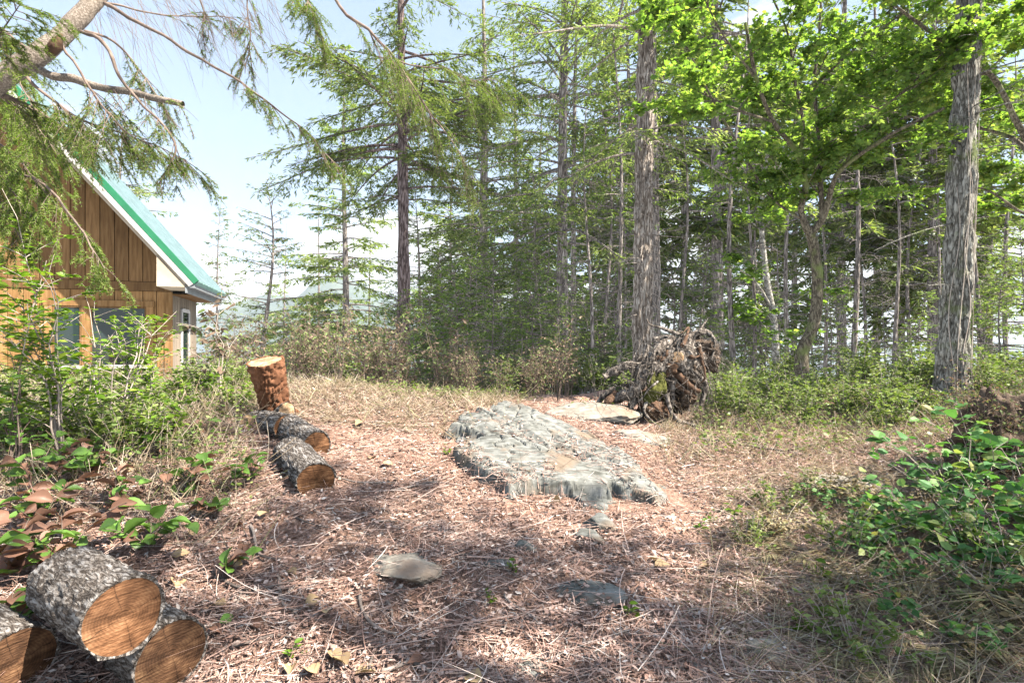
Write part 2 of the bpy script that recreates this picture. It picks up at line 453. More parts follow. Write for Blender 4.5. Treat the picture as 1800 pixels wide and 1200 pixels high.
M["cut_pale"] = wood_end_mat("saw_cut_pale", (.36, .20, .10), (.52, .34, .19), (.62, .45, .28))
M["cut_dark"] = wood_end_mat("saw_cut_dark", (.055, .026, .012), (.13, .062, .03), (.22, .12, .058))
M["stump_wood"] = noise_mat("stump_bark_red", [(.3, (.09, .036, .017)), (.7, (.27, .125, .065))], 7, 6, .85, .6, .02, stretch=(1, 1, .25))
M["ground"] = None
M["water"] = None

# ------------------------------------------------------------------ terrain
_CP = [(0, 1200, 2.5), (450, 1200, 2.55), (900, 1200, 2.55), (1400, 1200, 2.5), (1800, 1200, 2.4), (100, 900, 3.6), (0, 800, 5), (250, 750, 6),
       (100, 700, 8), (540, 868, 4.35), (480, 720, 5.8), (450, 765, 5.2), (650, 690, 7), (560, 675, 7.5), (780, 705, 7), (900, 1000, 3.35),
       (900, 875, 4.5), (880, 735, 6.3), (1000, 712, 7.5), (1100, 735, 7), (1050, 770, 6), (1180, 745, 7.2), (1300, 765, 6.5), (1180, 890, 4.4),
       (1400, 845, 5), (1500, 850, 5), (1400, 1000, 3.6), (1700, 1010, 3.4), (1750, 1110, 2.9), (1500, 745, 7.5), (1410, 695, 9.5), (1680, 700, 8),
       (1300, 690, 10), (1800, 770, 5.5), (650, 1000, 3.4), (300, 1000, 3.1), (1000, 690, 10), (700, 705, 8.6), (500, 690, 8.6), (1150, 695, 9.5)]
_pts = np.array([pix(*c) for c in _CP])
_extra = np.array([[0, 0, -.15], [-3, 0, 0], [3, 0, -.15], [0, -4, -.3], [-6, -3, 0], [6, -3, -.1], [7, 2, .1], [-6, 2.5, .45], [9, 6, .6], [-8, 6, .9],
                   [-7, 9.5, .85], [-10, 9, .8], [-9, 13, .2], [-3, 11, -.3], [-1.5, 13, -1.0], [-4, 16, -1.8], [2, 15, -.6], [0, 18, -2.2],
                   [5, 14, .3], [9, 13, .5], [12, 10, .7], [8, 18, -.6], [14, 18, -.3], [3, 22, -2.8], [-6, 22, -3.2], [-14, 20, -2.6], [12, 25, -2.4],
                   [20, 22, -1.5], [0, 30, -6], [-16, 30, -6], [16, 32, -5], [20, 10, .8], [-20, 8, 0], [-18, -10, 0], [18, -10, 0], [0, -20, 0], [28, 28, -4],
                   [-28, 24, -4]], float)
_pts = np.concatenate([_pts, _extra])
def _phi(r): return np.sqrt(r * r + .49)
_n = len(_pts)
_A = np.zeros((_n + 3, _n + 3))
_A[:_n, :_n] = _phi(np.hypot(_pts[:, None, 0] - _pts[None, :, 0], _pts[:, None, 1] - _pts[None, :, 1])) - np.eye(_n) * .12
_A[:_n, _n] = 1; _A[:_n, _n + 1:] = _pts[:, :2]; _A[_n, :_n] = 1; _A[_n + 1:, :_n] = _pts[:, :2].T
_sol = np.linalg.solve(_A, np.concatenate([_pts[:, 2], np.zeros(3)]))
def H(x, y):
    x = np.asarray(x, float); y = np.asarray(y, float)
    sh = np.broadcast(x, y).shape
    x = np.broadcast_to(x, sh).ravel(); y = np.broadcast_to(y, sh).ravel()
    z = np.zeros(len(x))
    for s in range(0, len(x), 60000):
        xs, ys = x[s:s + 60000], y[s:s + 60000]
        K = _phi(np.hypot(xs[:, None] - _pts[None, :, 0], ys[:, None] - _pts[None, :, 1]))
        z[s:s + 60000] = K @ _sol[:_n] + _sol[_n] + _sol[_n + 1] * xs + _sol[_n + 2] * ys
    r = np.hypot(x, y - 5)
    far = -17 * sstep(12, 75, y)
    w = 1 - sstep(24, 40, r)
    z = z * w + far * (1 - w)
    p = np.stack([x, y, np.zeros_like(x)], -1)
    near = 1 - sstep(9, 16, r)
    z = z + .05 * fbm(p * 1.7, 3, 3) + near * .016 * fbm(p * 9, 3, 5) + (1 - near) * .25 * fbm(p * .25, 3, 8)
    return z.reshape(sh)
def gnd(px, d):
    x = (px - 900.0) / FPX * d
    return np.array([x, d, float(H(x, d))])

def ground_material():
    m, n, l, b = new_mat("forest_floor")
    tc = n.new("ShaderNodeTexCoord")
    n1 = n.new("ShaderNodeTexNoise"); n1.inputs["Scale"].default_value = 28; n1.inputs["Detail"].default_value = 8; n1.inputs["Roughness"].default_value = .7
    n2 = n.new("ShaderNodeTexNoise"); n2.inputs["Scale"].default_value = 1.1; n2.inputs["Detail"].default_value = 4
    mp = n.new("ShaderNodeMapping"); mp.inputs["Scale"].default_value = (60, 8, 20); mp.inputs["Rotation"].default_value = (0, 0, .6)
    n3 = n.new("ShaderNodeTexNoise"); n3.inputs["Scale"].default_value = 2; n3.inputs["Detail"].default_value = 4; n3.inputs["Distortion"].default_value = 2.0
    for q in (n1, n2): l.new(tc.outputs["Object"], q.inputs["Vector"])
    l.new(tc.outputs["Object"], mp.inputs[0]); l.new(mp.outputs[0], n3.inputs["Vector"])
    ad = n.new("ShaderNodeMath"); ad.operation = 'MULTIPLY_ADD'; ad.inputs[1].default_value = .5
    l.new(n3.outputs["Fac"], ad.inputs[0]); l.new(n1.outputs["Fac"], ad.inputs[2])
    r = ramp(n, [(.45, (.085, .052, .036)), (.68, (.30, .185, .135)), (.9, (.54, .38, .30))])
    l.new(ad.outputs[0], r.inputs[0])
    r2 = ramp(n, [(.3, (.75, .72, .68)), (.7, (1.1, 1.0, .95))])
    l.new(n2.outputs["Fac"], r2.inputs[0])
    mu = n.new("ShaderNodeMixRGB"); mu.blend_type = 'MULTIPLY'; mu.inputs[0].default_value = 1
    l.new(r.outputs[0], mu.inputs[1]); l.new(r2.outputs[0], mu.inputs[2]); l.new(mu.outputs[0], b.inputs["Base Color"])
    b.inputs["Roughness"].default_value = .95; b.inputs["Specular IOR Level"].default_value = .1
    bp = n.new("ShaderNodeBump"); bp.inputs["Strength"].default_value = .9; bp.inputs["Distance"].default_value = .03
    l.new(ad.outputs[0], bp.inputs["Height"]); l.new(bp.outputs[0], b.inputs["Normal"])
    return m
M["ground"] = ground_material()

def axis_grid(a, b, fine, edge_to, growth):
    c = list(np.arange(a, b + 1e-6, fine)); st = fine; x = c[-1]
    while x < edge_to[1]:
        st *= growth; x += st; c.append(x)
    st = fine; x = c[0]
    while x > edge_to[0]:
        st *= growth; x -= st; c.insert(0, x)
    return np.array(c)
gx = axis_grid(-6, 6, .05, (-400, 400), 1.13); gy = axis_grid(1.6, 9, .05, (-200, 150), 1.13)
GX, GY = np.meshgrid(gx, gy)
GZ = H(GX, GY)
mb = MB()
nx, ny = len(gx), len(gy)
k = (np.arange(ny - 1)[:, None] * nx + np.arange(nx - 1)[None, :])
mb.add(np.stack([GX, GY, GZ], -1), np.stack([k, k + 1, k + nx + 1, k + nx], -1))
tag(link("ground", mb.mesh("ground", M["ground"])), "sloping forest floor of dry needles, twigs and soil", "ground", kind="structure")

# sea far below and the mountain across it
m, n, l, b = new_mat("sea_water")
b.inputs["Base Color"].default_value = (.05, .10, .13, 1); b.inputs["Roughness"].default_value = .12
tc = n.new("ShaderNodeTexCoord"); no = n.new("ShaderNodeTexNoise"); no.inputs["Scale"].default_value = .35; no.inputs["Detail"].default_value = 5
l.new(tc.outputs["Object"], no.inputs["Vector"])
bp = n.new("ShaderNodeBump"); bp.inputs["Strength"].default_value = .35; bp.inputs["Distance"].default_value = .4
l.new(no.outputs["Fac"], bp.inputs["Height"]); l.new(bp.outputs[0], b.inputs["Normal"])
M["water"] = m
mb = MB(); mb.add([[-9000, 40, -13], [9000, 40, -13], [9000, 12000, -13], [-9000, 12000, -13]], [[0, 1, 2, 3]])
tag(link("sea", mb.mesh("sea", M["water"])), "pale sea glimpsed far below between the trunks", "sea", kind="structure")
M["mountain"] = noise_mat("mountain_forest", [(.35, (.03, .05, .04)), (.65, (.07, .09, .06))], .004, 8, .95, .0)
def ridge(name, label, y0, depth, span, peaks, seed):
    xs = np.linspace(span[0], span[1], 160); ys = np.linspace(0, 1, 30)
    X, T = np.meshgrid(xs, ys)
    prof = np.zeros_like(X)
    for (pxp, hp, wd) in peaks:
        prof = np.maximum(prof, hp * np.exp(-((X - pxp) / wd) ** 2))
    s = np.where(T < .6, T / .6, (1 - T) / .4)
    p = np.stack([X / 500, T * 3 + np.zeros_like(X), np.zeros_like(X)], -1)
    Z = -20 + (prof * (.92 + .10 * fbm(p * 1.5, 5, seed)) + 20) * np.clip(s, 0, 1) ** .85 + 35 * fbm(p * 3, 4, seed + 3) * s
    Y = y0 + T * depth
    mb = MB(); nx = X.shape[1]
    k = (np.arange(X.shape[0] - 1)[:, None] * nx + np.arange(nx - 1)[None, :])
    mb.add(np.stack([X, Y, Z], -1), np.stack([k, k + 1, k + nx + 1, k + nx], -1))
    tag(link(name, mb.mesh(name, M["mountain"])), label, "mountain", kind="structure")
ridge("mountain", "hazy blue mountain across the sea seen between the firs", 4200, 2200, (-5200, 3200),
      [(-2600, 560, 800), (-1850, 800, 650), (-900, 520, 900), (400, 330, 1200)], 4)

# ------------------------------------------------------------------ rocks
def rock_material(name, stops, warm):
    m, n, l, b = new_mat(name)
    tc = n.new("ShaderNodeTexCoord")
    n1 = n.new("ShaderNodeTexNoise"); n1.inputs["Scale"].default_value = 9; n1.inputs["Detail"].default_value = 9; n1.inputs["Roughness"].default_value = .65
    mp = n.new("ShaderNodeMapping"); mp.inputs["Rotation"].default_value = (0, 0, .68); mp.inputs["Scale"].default_value = (2, 14, 8)
    n2 = n.new("ShaderNodeTexNoise"); n2.inputs["Scale"].default_value = 2.4; n2.inputs["Detail"].default_value = 7
    l.new(tc.outputs["Object"], n1.inputs["Vector"]); l.new(tc.outputs["Object"], mp.inputs[0]); l.new(mp.outputs[0], n2.inputs["Vector"])
    ad = n.new("ShaderNodeMath"); ad.operation = 'ADD'; l.new(n1.outputs["Fac"], ad.inputs[0]); l.new(n2.outputs["Fac"], ad.inputs[1])
    hf = n.new("ShaderNodeMath"); hf.operation = 'MULTIPLY'; hf.inputs[1].default_value = .5; l.new(ad.outputs[0], hf.inputs[0])
    r = ramp(n, stops); l.new(hf.outputs[0], r.inputs[0])
    n4 = n.new("ShaderNodeTexNoise"); n4.inputs["Scale"].default_value = 3.1; n4.inputs["Detail"].default_value = 5; l.new(tc.outputs["Object"], n4.inputs["Vector"])
    mr = n.new("ShaderNodeMapRange"); mr.inputs["From Min"].default_value = .52; mr.inputs["From Max"].default_value = .66; l.new(n4.outputs["Fac"], mr.inputs["Value"])
    mx = n.new("ShaderNodeMixRGB"); mx.inputs[2].default_value = (*warm, 1); l.new(mr.outputs[0], mx.inputs[0]); l.new(r.outputs[0], mx.inputs[1])
    l.new(mx.outputs[0], b.inputs["Base Color"]); b.inputs["Roughness"].default_value = .85; b.inputs["Specular IOR Level"].default_value = .25
    bp = n.new("ShaderNodeBump"); bp.inputs["Strength"].default_value = .4; bp.inputs["Distance"].default_value = .015
    l.new(hf.outputs[0], bp.inputs["Height"]); l.new(bp.outputs[0], b.inputs["Normal"])
    return m
M["rock"] = rock_material("grey_rock", [(.36, (.075, .072, .058)), (.5, (.17, .167, .145)), (.64, (.29, .283, .255))], (.20, .15, .105))
M["rock_pale"] = rock_material("pale_rock", [(.34, (.15, .125, .095)), (.5, (.28, .245, .195)), (.66, (.40, .36, .295))], (.28, .195, .135))

ROCK_POLY = np.array([(-.72, 5.72), (-.42, 5.25), (-.16, 4.72), (.02, 4.5), (.42, 4.50), (.80, 4.24), (1.25, 4.12), (1.72, 4.36), (1.50, 4.92), (1.15, 5.50), (.66, 6.02), (.2, 6.45), (-.22, 6.52), (-.62, 6.2)])
_rc = np.array([[-.7, 5.6, .68], [-.1, 4.75, .50], [1.65, 4.4, .20], [-.1, 6.3, .92], [1.0, 5.5, .60], [.5, 4.6, .36], [.45, 5.9, .80], [.9, 4.9, .43]])
_rB = np.stack([np.ones(len(_rc)), _rc[:, 0], _rc[:, 1], _rc[:, 0] ** 2, _rc[:, 0] * _rc[:, 1]], -1)
_rk = np.linalg.lstsq(_rB, _rc[:, 2], rcond=None)[0]
def poly_sd(x, y, P):
    d = np.full(x.shape, 1e9); ins = np.zeros(x.shape, bool); nP = len(P)
    for i in range(nP):
        ax, ay = P[i]; bx, by = P[(i + 1) % nP]
        t = np.clip(((x - ax) * (bx - ax) + (y - ay) * (by - ay)) / ((bx - ax) ** 2 + (by - ay) ** 2), 0, 1)
        d = np.minimum(d, np.hypot(x - ax - t * (bx - ax), y - ay - t * (by - ay)))
        c = ((ay > y) != (by > y)) & (x < (bx - ax) * (y - ay) / (by - ay + 1e-12) + ax)
        ins ^= c
    return np.where(ins, d, -d)
def rock_fit(x, y): return _rk[0] + _rk[1] * x + _rk[2] * y + _rk[3] * x * x + _rk[4] * x * y
def rock_plan(px, py):
    """plan position of a pixel that lies on the outcrop"""
    lo, hi = 3.2, 8.0
    for _ in range(40):
        d = (lo + hi) / 2; p = pix(px, py, d)
        if p[2] > rock_fit(p[0], p[1]): lo = d
        else: hi = d
    return p[:2]
SLABS = []
for pts, off, amp, dip in ((((795, 796), (825, 778), (868, 772), (930, 786), (985, 808), (1040, 836), (1088, 852), (1075, 878), (1030, 872), (985, 862), (940, 858), (895, 868), (850, 838)), .085, .010, .03),
                           (((795, 752), (835, 728), (885, 714), (940, 724), (1000, 745), (1060, 772), (1115, 806), (1140, 832), (1085, 836), (1020, 812), (955, 788), (900, 768), (845, 764)), .045, .026, -.03),
                           (((1010, 822), (1060, 826), (1110, 846), (1170, 884), (1150, 894), (1095, 878), (1045, 856)), .055, .012, .05),
                           (((1000, 858), (1060, 866), (1098, 884), (1070, 898), (1020, 884)), .015, .010, .0),
                           (((838, 770), (900, 776), (960, 798), (1000, 818), (955, 812), (890, 792)), .105, .012, .0)):
    SLABS.append((np.array([rock_plan(*p) for p in pts]), off, amp, dip))
def rock_z(x, y):
    x = np.asarray(x, float); y = np.asarray(y, float); z0 = np.zeros_like(x)
    base = rock_fit(x, y)
    a = .78 * x - .625 * (y - 5.2); c = .625 * x + .78 * (y - 5.2)
    rough = fbm(np.stack([x * 7, y * 7, z0], -1), 3, 21)
    grain = fbm(np.stack([a * 2.2 + .3 * rough, c * 13 + a * 2, z0], -1), 3, 12)
    line = np.abs(vnoise(np.stack([a * 1.3, c * 6 + a * 2.0 + .5 * rough, z0 + 3], -1), 14))
    crack = 1 - sstep(.0, .06, line)
    sd = poly_sd(x, y, ROCK_POLY) + .08 * rough
    z = base - .06 + .03 * rough + .02 * grain - .5 * (1 - sstep(-.12, .06, sd))
    for P, off, amp, dip in SLABS:
        s_ = poly_sd(x, y, P) + .018 * rough + .02 * grain
        zi = base + off + dip * a + amp * grain - .028 * crack - .5 * (1 - sstep(-.10, .012, s_ + .02 * rough)) - .015 * (1 - sstep(0, .08, s_))
        z = np.maximum(z, zi)
    return z
rx = np.arange(-1.05, 2.0, .012); ry = np.arange(3.9, 6.85, .014)
RX, RY = np.meshgrid(rx, ry); RZ = rock_z(RX, RY)
mb = MB(); nx = len(rx)
k = (np.arange(len(ry) - 1)[:, None] * nx + np.arange(nx - 1)[None, :])
Q = np.stack([k, k + 1, k + nx + 1, k + nx], -1).reshape(-1, 4)
GH = H(RX, RY).ravel(); zz = RZ.ravel()
keep = (zz[Q] > GH[Q] - .12).any(1)
mb.add(np.stack([RX, RY, RZ], -1), Q[keep])
tag(link("rock_outcrop", mb.mesh("rock_outcrop", M["rock"], smooth=False)), "large fractured grey rock outcrop in the middle of the clearing", "rock")
def S(x, y):
    """height of whatever is underfoot: ground or outcrop"""
    x = np.asarray(x, float); y = np.asarray(y, float)
    h = H(x, y); m = (x > -1) & (x < 1.95) & (y > 3.95) & (y < 6.8)
    if m.any():
        h = h.copy(); h[m] = np.maximum(h[m], rock_z(x[m], y[m]))
    return h

def ico(sub):
    t = (1 + 5 ** .5) / 2
    v = [(-1, t, 0), (1, t, 0), (-1, -t, 0), (1, -t, 0), (0, -1, t), (0, 1, t), (0, -1, -t), (0, 1, -t), (t, 0, -1), (t, 0, 1), (-t, 0, -1), (-t, 0, 1)]
    f = [(0, 11, 5), (0, 5, 1), (0, 1, 7), (0, 7, 10), (0, 10, 11), (1, 5, 9), (5, 11, 4), (11, 10, 2), (10, 7, 6), (7, 1, 8), (3, 9, 4), (3, 4, 2), (3, 2, 6), (3, 6, 8), (3, 8, 9), (4, 9, 5), (2, 4, 11), (6, 2, 10), (8, 6, 7), (9, 8, 1)]
    v = [np.array(p) / np.linalg.norm(p) for p in v]
    for _ in range(sub):
        cache = {}; nf = []
        def mid(i, j):
            kk = (min(i, j), max(i, j))
            if kk not in cache:
                p = v[i] + v[j]; v.append(p / np.linalg.norm(p)); cache[kk] = len(v) - 1
            return cache[kk]
        for a, b_, c in f:
            x, y, z = mid(a, b_), mid(b_, c), mid(c, a)
            nf += [(a, x, z), (b_, y, x), (c, z, y), (x, y, z)]
        f = nf
    return np.array(v), np.array(f)
ICO4 = ico(4); ICO3 = ico(3)
def boulder(loc, size, rz, seed, mat, label, sink=.5, facets=9, tilt=(0, 0)):
    r = np.random.default_rng(seed)
    v, f = ICO4; v = v.copy()
    rad = np.full(len(v), 1.3)
    nn = nrm(r.normal(size=(facets, 3))); nn[:, 2] = nn[:, 2] * .8
    for d in nrm(nn):
        c = r.uniform(.72, .98); dt = v @ d
        rad = np.minimum(rad, np.where(dt > .05, c / np.maximum(dt, .05), 9))
    v = v * rad[:, None]
    v = v * (1 + .05 * fbm(v * 2.5 + seed, 4, seed))[:, None]
    v = v * np.array(size)
    cx, cy = math.cos(tilt[0]), math.sin(tilt[0])
    v = v @ np.array([[1, 0, 0], [0, cx, -cy], [0, cy, cx]]).T
    c, s = math.cos(rz), math.sin(rz)
    v = v @ np.array([[c, -s, 0], [s, c, 0], [0, 0, 1]]).T
    mb = MB(); mb.add(v, t=f)
    o = link("rock", mb.mesh("rock", mat, smooth=False), None, (loc[0], loc[1], loc[2] + size[2] * (1 - 2 * sink)))
    return tag(o, label, "rock")
boulder(gnd(1040, 7.0) + [0, 0, -.06], (.55, .42, .15), .2, 5, M["rock_pale"], "low pale rock hump between the outcrop and the root wad", .5, 10)
boulder(gnd(1120, 6.3) + [0, 0, -.05], (.5, .3, .10), -.3, 15, M["rock_pale"], "flat cream rock shelf below the root wad", .5, 10)
boulder(gnd(712, 3.4) + [0, 0, 0], (.21, .17, .065), -.6, 2, M["rock_pale"], "cream rock poking through the litter in the near sunny patch", .60)
boulder(gnd(1040, 3.18) + [0, 0, 0], (.17, .11, .05), -.25, 9, M["rock"], "small wedge of grey rock in the near litter", .60)
boulder(gnd(1485, 4.9) + [0, 0, .01], (.30, .12, .09), -.35, 19, M["rock_pale"], "bright flat rock in the sunny patch beside the brambles", .60)
boulder(gnd(1052, 4.08), (.14, .09, .09), -.5, 23, M["rock"], "angular grey stone fallen off the front of the outcrop", .60)
boulder(gnd(1035, 3.85), (.12, .08, .06), -.6, 27, M["rock"], "dark thin stone just below the outcrop", .60)
boulder(gnd(925, 3.68), (.07, .06, .06), .3, 29, M["rock"], "fist sized grey stone standing in the litter before the outcrop", .60)
boulder(gnd(873, 3.45), (.09, .05, .04), .1, 33, M["rock"], "small flat grey stone beside a green sprout", .60)
boulder(gnd(940, 2.62), (.12, .08, .05), .4, 37, M["rock"], "half buried grey stone at the lower edge", .60)
boulder(gnd(1360, 2.66), (.13, .12, .05), .8, 43, M["rock_pale"], "pale flat stone under the dry grass", .60)

# ------------------------------------------------------------------ cabin
TH = math.radians(20)
CORNER = np.array([(300 - 900) / FPX * 9.5, 9.5, 0.55])
cabin = thing("cabin", "brown board cabin with steep green metal roof behind the shrubs", "cabin", CORNER, rz=TH)
_rx = np.array([math.cos(TH), math.sin(TH)]); _ry = np.array([-math.sin(TH), math.cos(TH)])
def wall_pt(px, py, yoff=0.0):
    """where the ray of a pixel meets the gable wall plane: local x and z"""
    d = np.array([(px - 900) / FPX, 1.0]); o = CORNER[:2] + yoff * _ry
    t = (o @ _ry) / (d @ _ry)
    p = d * t
    return float((p - CORNER[:2]) @ _rx), float(CAMZ - (py - 600) / FPX * t - CORNER[2])
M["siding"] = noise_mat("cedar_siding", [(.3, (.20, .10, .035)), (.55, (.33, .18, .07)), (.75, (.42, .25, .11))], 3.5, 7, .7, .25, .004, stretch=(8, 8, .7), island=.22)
M["siding_dark_shade"] = noise_mat("cedar_dark_shade", [(.3, (.13, .066, .026)), (.55, (.22, .12, .048)), (.75, (.29, .17, .076))], 3.5, 7, .7, .25, .004, stretch=(8, 8, .7), island=.22)  # siding darkened, overhang shade put into its colour; belt and sash share it
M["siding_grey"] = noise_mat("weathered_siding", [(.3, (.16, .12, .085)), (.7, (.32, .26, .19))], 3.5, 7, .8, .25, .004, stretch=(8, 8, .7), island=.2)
M["soffit"] = noise_mat("soffit_board", [(.3, (.40, .31, .21)), (.7, (.58, .48, .35))], 3, 6, .7, .2, .004, stretch=(1, 6, 1), island=.1)
M["fascia"] = noise_mat("weathered_fascia", [(.3, (.40, .37, .33)), (.7, (.62, .58, .53))], 5, 6, .75, .2, .004, island=.1)
M["green_metal"] = plain_mat("green_roof_metal", (.02, .17, .075), .5, 0, .5)
M["teal_metal"] = plain_mat("faded_teal_roof_metal", (.24, .40, .34), .55, .0, .3)
M["teal_dark"] = plain_mat("roof_rib_metal", (.24, .34, .35), .45, 0, .35)
M["gutter"] = plain_mat("grey_gutter", (.26, .27, .27), .5)
M["void"] = plain_mat("dark_gap", (.02, .015, .01), .9)
m, n, l, b = new_mat("window_glass")
b.inputs["Base Color"].default_value = (.03, .045, .042, 1); b.inputs["Roughness"].default_value = .03; b.inputs["Specular IOR Level"].default_value = .6
tc = n.new("ShaderNodeTexCoord"); no = n.new("ShaderNodeTexNoise"); no.inputs["Scale"].default_value = 1.3
l.new(tc.outputs["Object"], no.inputs["Vector"]); bp = n.new("ShaderNodeBump"); bp.inputs["Strength"].default_value = .03; bp.inputs["Distance"].default_value = .05
l.new(no.outputs["Fac"], bp.inputs["Height"]); l.new(bp.outputs[0], b.inputs["Normal"])
M["glass"] = m
M["curtain"] = plain_mat("pale_curtain", (.42, .46, .46), .9)

SL = math.tan(math.radians(50)); OX, OY = .45, .85          # roof slope, side and gable overhang
EZ = CAMZ + (600 - 504) / FPX * 9.0 - CORNER[2]              # height of the eave edge (underside)
WW, BACK = 6.0, 1.95                                          # gable width, length behind the gable wall
RIDGE = -WW / 2
def roof_u(x): return EZ + (OX - x) * SL if x > RIDGE else EZ + (OX - (2 * RIDGE - x)) * SL   # underside height
# wall core
mb = MB()
xs = [0, RIDGE, -WW]
def gable_core(y0, y1):
    out = [(0, 0), (0, roof_u(0) - .02), (RIDGE, roof_u(RIDGE) - .02), (-WW, roof_u(0) - .02), (-WW, 0)]
    v = [[x, y, z - (.9 if z == 0 else 0)] for y in (y0, y1) for x, z in out]
    nn = len(out)
    t = [[0, i + 1, i] for i in range(1, nn - 1)] + [[nn, nn + i, nn + i + 1] for i in range(1, nn - 1)]
    q = [[i, (i + 1) % nn, nn + (i + 1) % nn, nn + i] for i in range(nn)]
    mb.add(v, q, t)
gable_core(.035, BACK)
lpart("wall", mb, M["void"], cabin, False)
# lower boards of the gable wall, one by one
band_z0 = wall_pt(140, 508)[1]; band_z1 = wall_pt(140, 492)[1]
win = [wall_pt(82, 543)[0], wall_pt(268, 543)[0]]; win_top = wall_pt(170, 538)[1]; win_bot = wall_pt(120, 640)[1] - .02
bw = .215
bm = MB(); box(bm, 0, bw - .012, 0, .03, -.9, band_z0 - .006); me_board = bm.mesh("board", M["siding"], smooth=False)
nb = int(WW / bw)
for i in range(nb):
    x0 = -(i + 1) * bw
    if x0 + bw > win[0] + .02 and x0 < win[1] - .02:
        bm = MB(); xa, xb = x0, x0 + bw - .012
        if x0 < win[0]: xb = win[0]
        if x0 + bw > win[1]: xa = win[1]
        if x0 < win[0] or x0 + bw > win[1]:
            box(bm, xa, xb, 0, .03, -.9, band_z0 - .006)
        else:
            box(bm, xa, xb, 0, .03, win_top + .10, band_z0 - .006); lpart("board", bm, M["siding"], cabin, False)
            bm = MB(); box(bm, xa, xb, 0, .03, -.9, win_bot - .10)
        lpart("board", bm, M["siding"], cabin, False)
        if x0 < win[0] or x0 + bw > win[1]:
            ya, yb = (win[0] + .001, x0 + bw - .012) if x0 < win[0] else (x0, win[1] - .001)
            if yb - ya > .01:
                bm = MB(); box(bm, ya, yb, 0, .03, win_top + .10, band_z0 - .006); lpart("board", bm, M["siding"], cabin, False)
    else:
        link("board", me_board, cabin, (x0, 0, 0))
# belt board
for i in range(3):
    bm = MB(); box(bm, -(i + 1) * 2 + .003, -i * 2, -.018, .034, band_z0, band_z1); lpart("belt_board", bm, M["siding_dark_shade"], cabin, False)
# gable boards above, in the siding darkened for overhang shade
for i in range(nb + 1):
    x0 = -(i + 1) * bw; x1 = x0 + bw - .012
    if x0 < -WW: break
    zt0, zt1 = roof_u(x0) - .03, roof_u(x1) - .03
    zb = band_z1 + .008
    if max(zt0, zt1) < zb + .02: continue
    zt0, zt1 = max(zt0, zb + .005), max(zt1, zb + .005)
    v = [[x0, 0, zb], [x1, 0, zb], [x1, 0, zt1], [x0, 0, zt0], [x0, .03, zb], [x1, .03, zb], [x1, .03, zt1], [x0, .03, zt0]]
    bm = MB(); bm.add(v, [[0, 1, 2, 3], [0, 4, 5, 1], [1, 5, 6, 2], [2, 6, 7, 3], [3, 7, 4, 0], [5, 4, 7, 6]])
    lpart("board", bm, M["siding_dark_shade"], cabin, False)
# side wall boards
bm = MB(); box(bm, -.002, .028, 0, .16, -.9, roof_u(0) - .05); me_sb = bm.mesh("side_board", M["siding_grey"], smooth=False)
for i in range(int(BACK / .172)):
    link("side_board", me_sb, cabin, (0, .002 + i * .172, 0))
bm = MB(); box(bm, -.09, .034, -.022, .001, -.9, band_z0 - .008); lpart("corner_board", bm, M["siding"], cabin, False)
# big front window: frame pieces, panes
wobj = tag(lpart("window", (lambda q: (box(q, win[0], win[1], -.004, .05, win_bot, win_top), q)[1])(MB()), M["void"], cabin, False), "two paned window half hidden by shrubs")
def bar(name, x0, x1, z0, z1, y0=-.035, y1=.02, mat="siding"):
    q = MB(); box(q, x0, x1, y0, y1, z0, z1); lpart(name, q, M[mat], wobj, False)
ft = .085
bar("frame", win[0] - .02, win[0] + ft, win_bot, win_top); bar("frame", win[1] - ft, win[1] + .02, win_bot, win_top)
bar("frame", win[0] - .04, win[1] + .04, win_top, win_top + ft + .02, -.04); bar("sill", win[0] - .06, win[1] + .06, win_bot - .07, win_bot, -.07, .02, "fascia")
wm = wall_pt(152, 560)[0]
bar("mullion", wm - .06, wm + .06, win_bot, win_top)
for (xa, xb) in ((win[0] + ft, wm - .06), (wm + .06, win[1] - ft)):
    q = MB(); box(q, xa, xb, -.014, -.008, win_bot, win_top); lpart("pane", q, M["glass"], wobj, False)
    for (pa, pb, pz0, pz1) in ((xa, xa + .03, win_bot, win_top), (xb - .03, xb, win_bot, win_top), (xa + .03, xb - .03, win_top - .03, win_top)):
        q = MB(); box(q, pa, pb, -.026, -.015, pz0, pz1); lpart("sash", q, M["siding_dark_shade"], wobj, False)
# narrow side window
sw = lpart("side_window", (lambda q: (box(q, .02, .04, .62, 1.12, .4, EZ - .38), q)[1])(MB()), M["glass"], cabin, False)
for (a0, a1, c0, c1) in ((.56, .62, .35, EZ - .33), (1.12, 1.18, .35, EZ - .33)):
    q = MB(); box(q, .03, .06, a0, a1, c0, c1); lpart("frame", q, M["fascia"], sw, False)
q = MB(); box(q, .03, .06, .62, 1.12, EZ - .38, EZ - .31); lpart("frame", q, M["fascia"], sw, False)
# roof: soffit boards, fascia, flashing and metal panels on the slope that shows, plain slope behind
def slope_box(mb, s0, s1, y0, y1, h0, h1, side=1):
    """a slab on the roof slope: s metres up the slope from the eave, h above the underside"""
    c, s = math.cos(math.radians(50)), math.sin(math.radians(50))
    def P(sv, y, h):
        x = OX - sv * c + h * s; z = EZ + sv * s + h * c
        if side < 0: x = 2 * RIDGE - x
        return [x, y, z]
    v = [P(a, y, h) for h in (h0, h1) for y in (y0, y1) for a in (s0, s1)]
    q_ = [[0, 2, 3, 1], [4, 5, 7, 6], [0, 1, 5, 4], [2, 6, 7, 3], [0, 4, 6, 2], [1, 3, 7, 5]]
    if side > 0: q_ = [list(reversed(a)) for a in q_]
    mb.add(v, q_)
SLN = (WW / 2 + OX) / math.cos(math.radians(50))
roof = lpart("roof", (lambda q: (slope_box(q, .02, SLN, -OY + .03, BACK, .02, .10), slope_box(q, .02, SLN, -OY + .03, BACK, .02, .10, -1), q)[2])(MB()), M["void"], cabin, False)
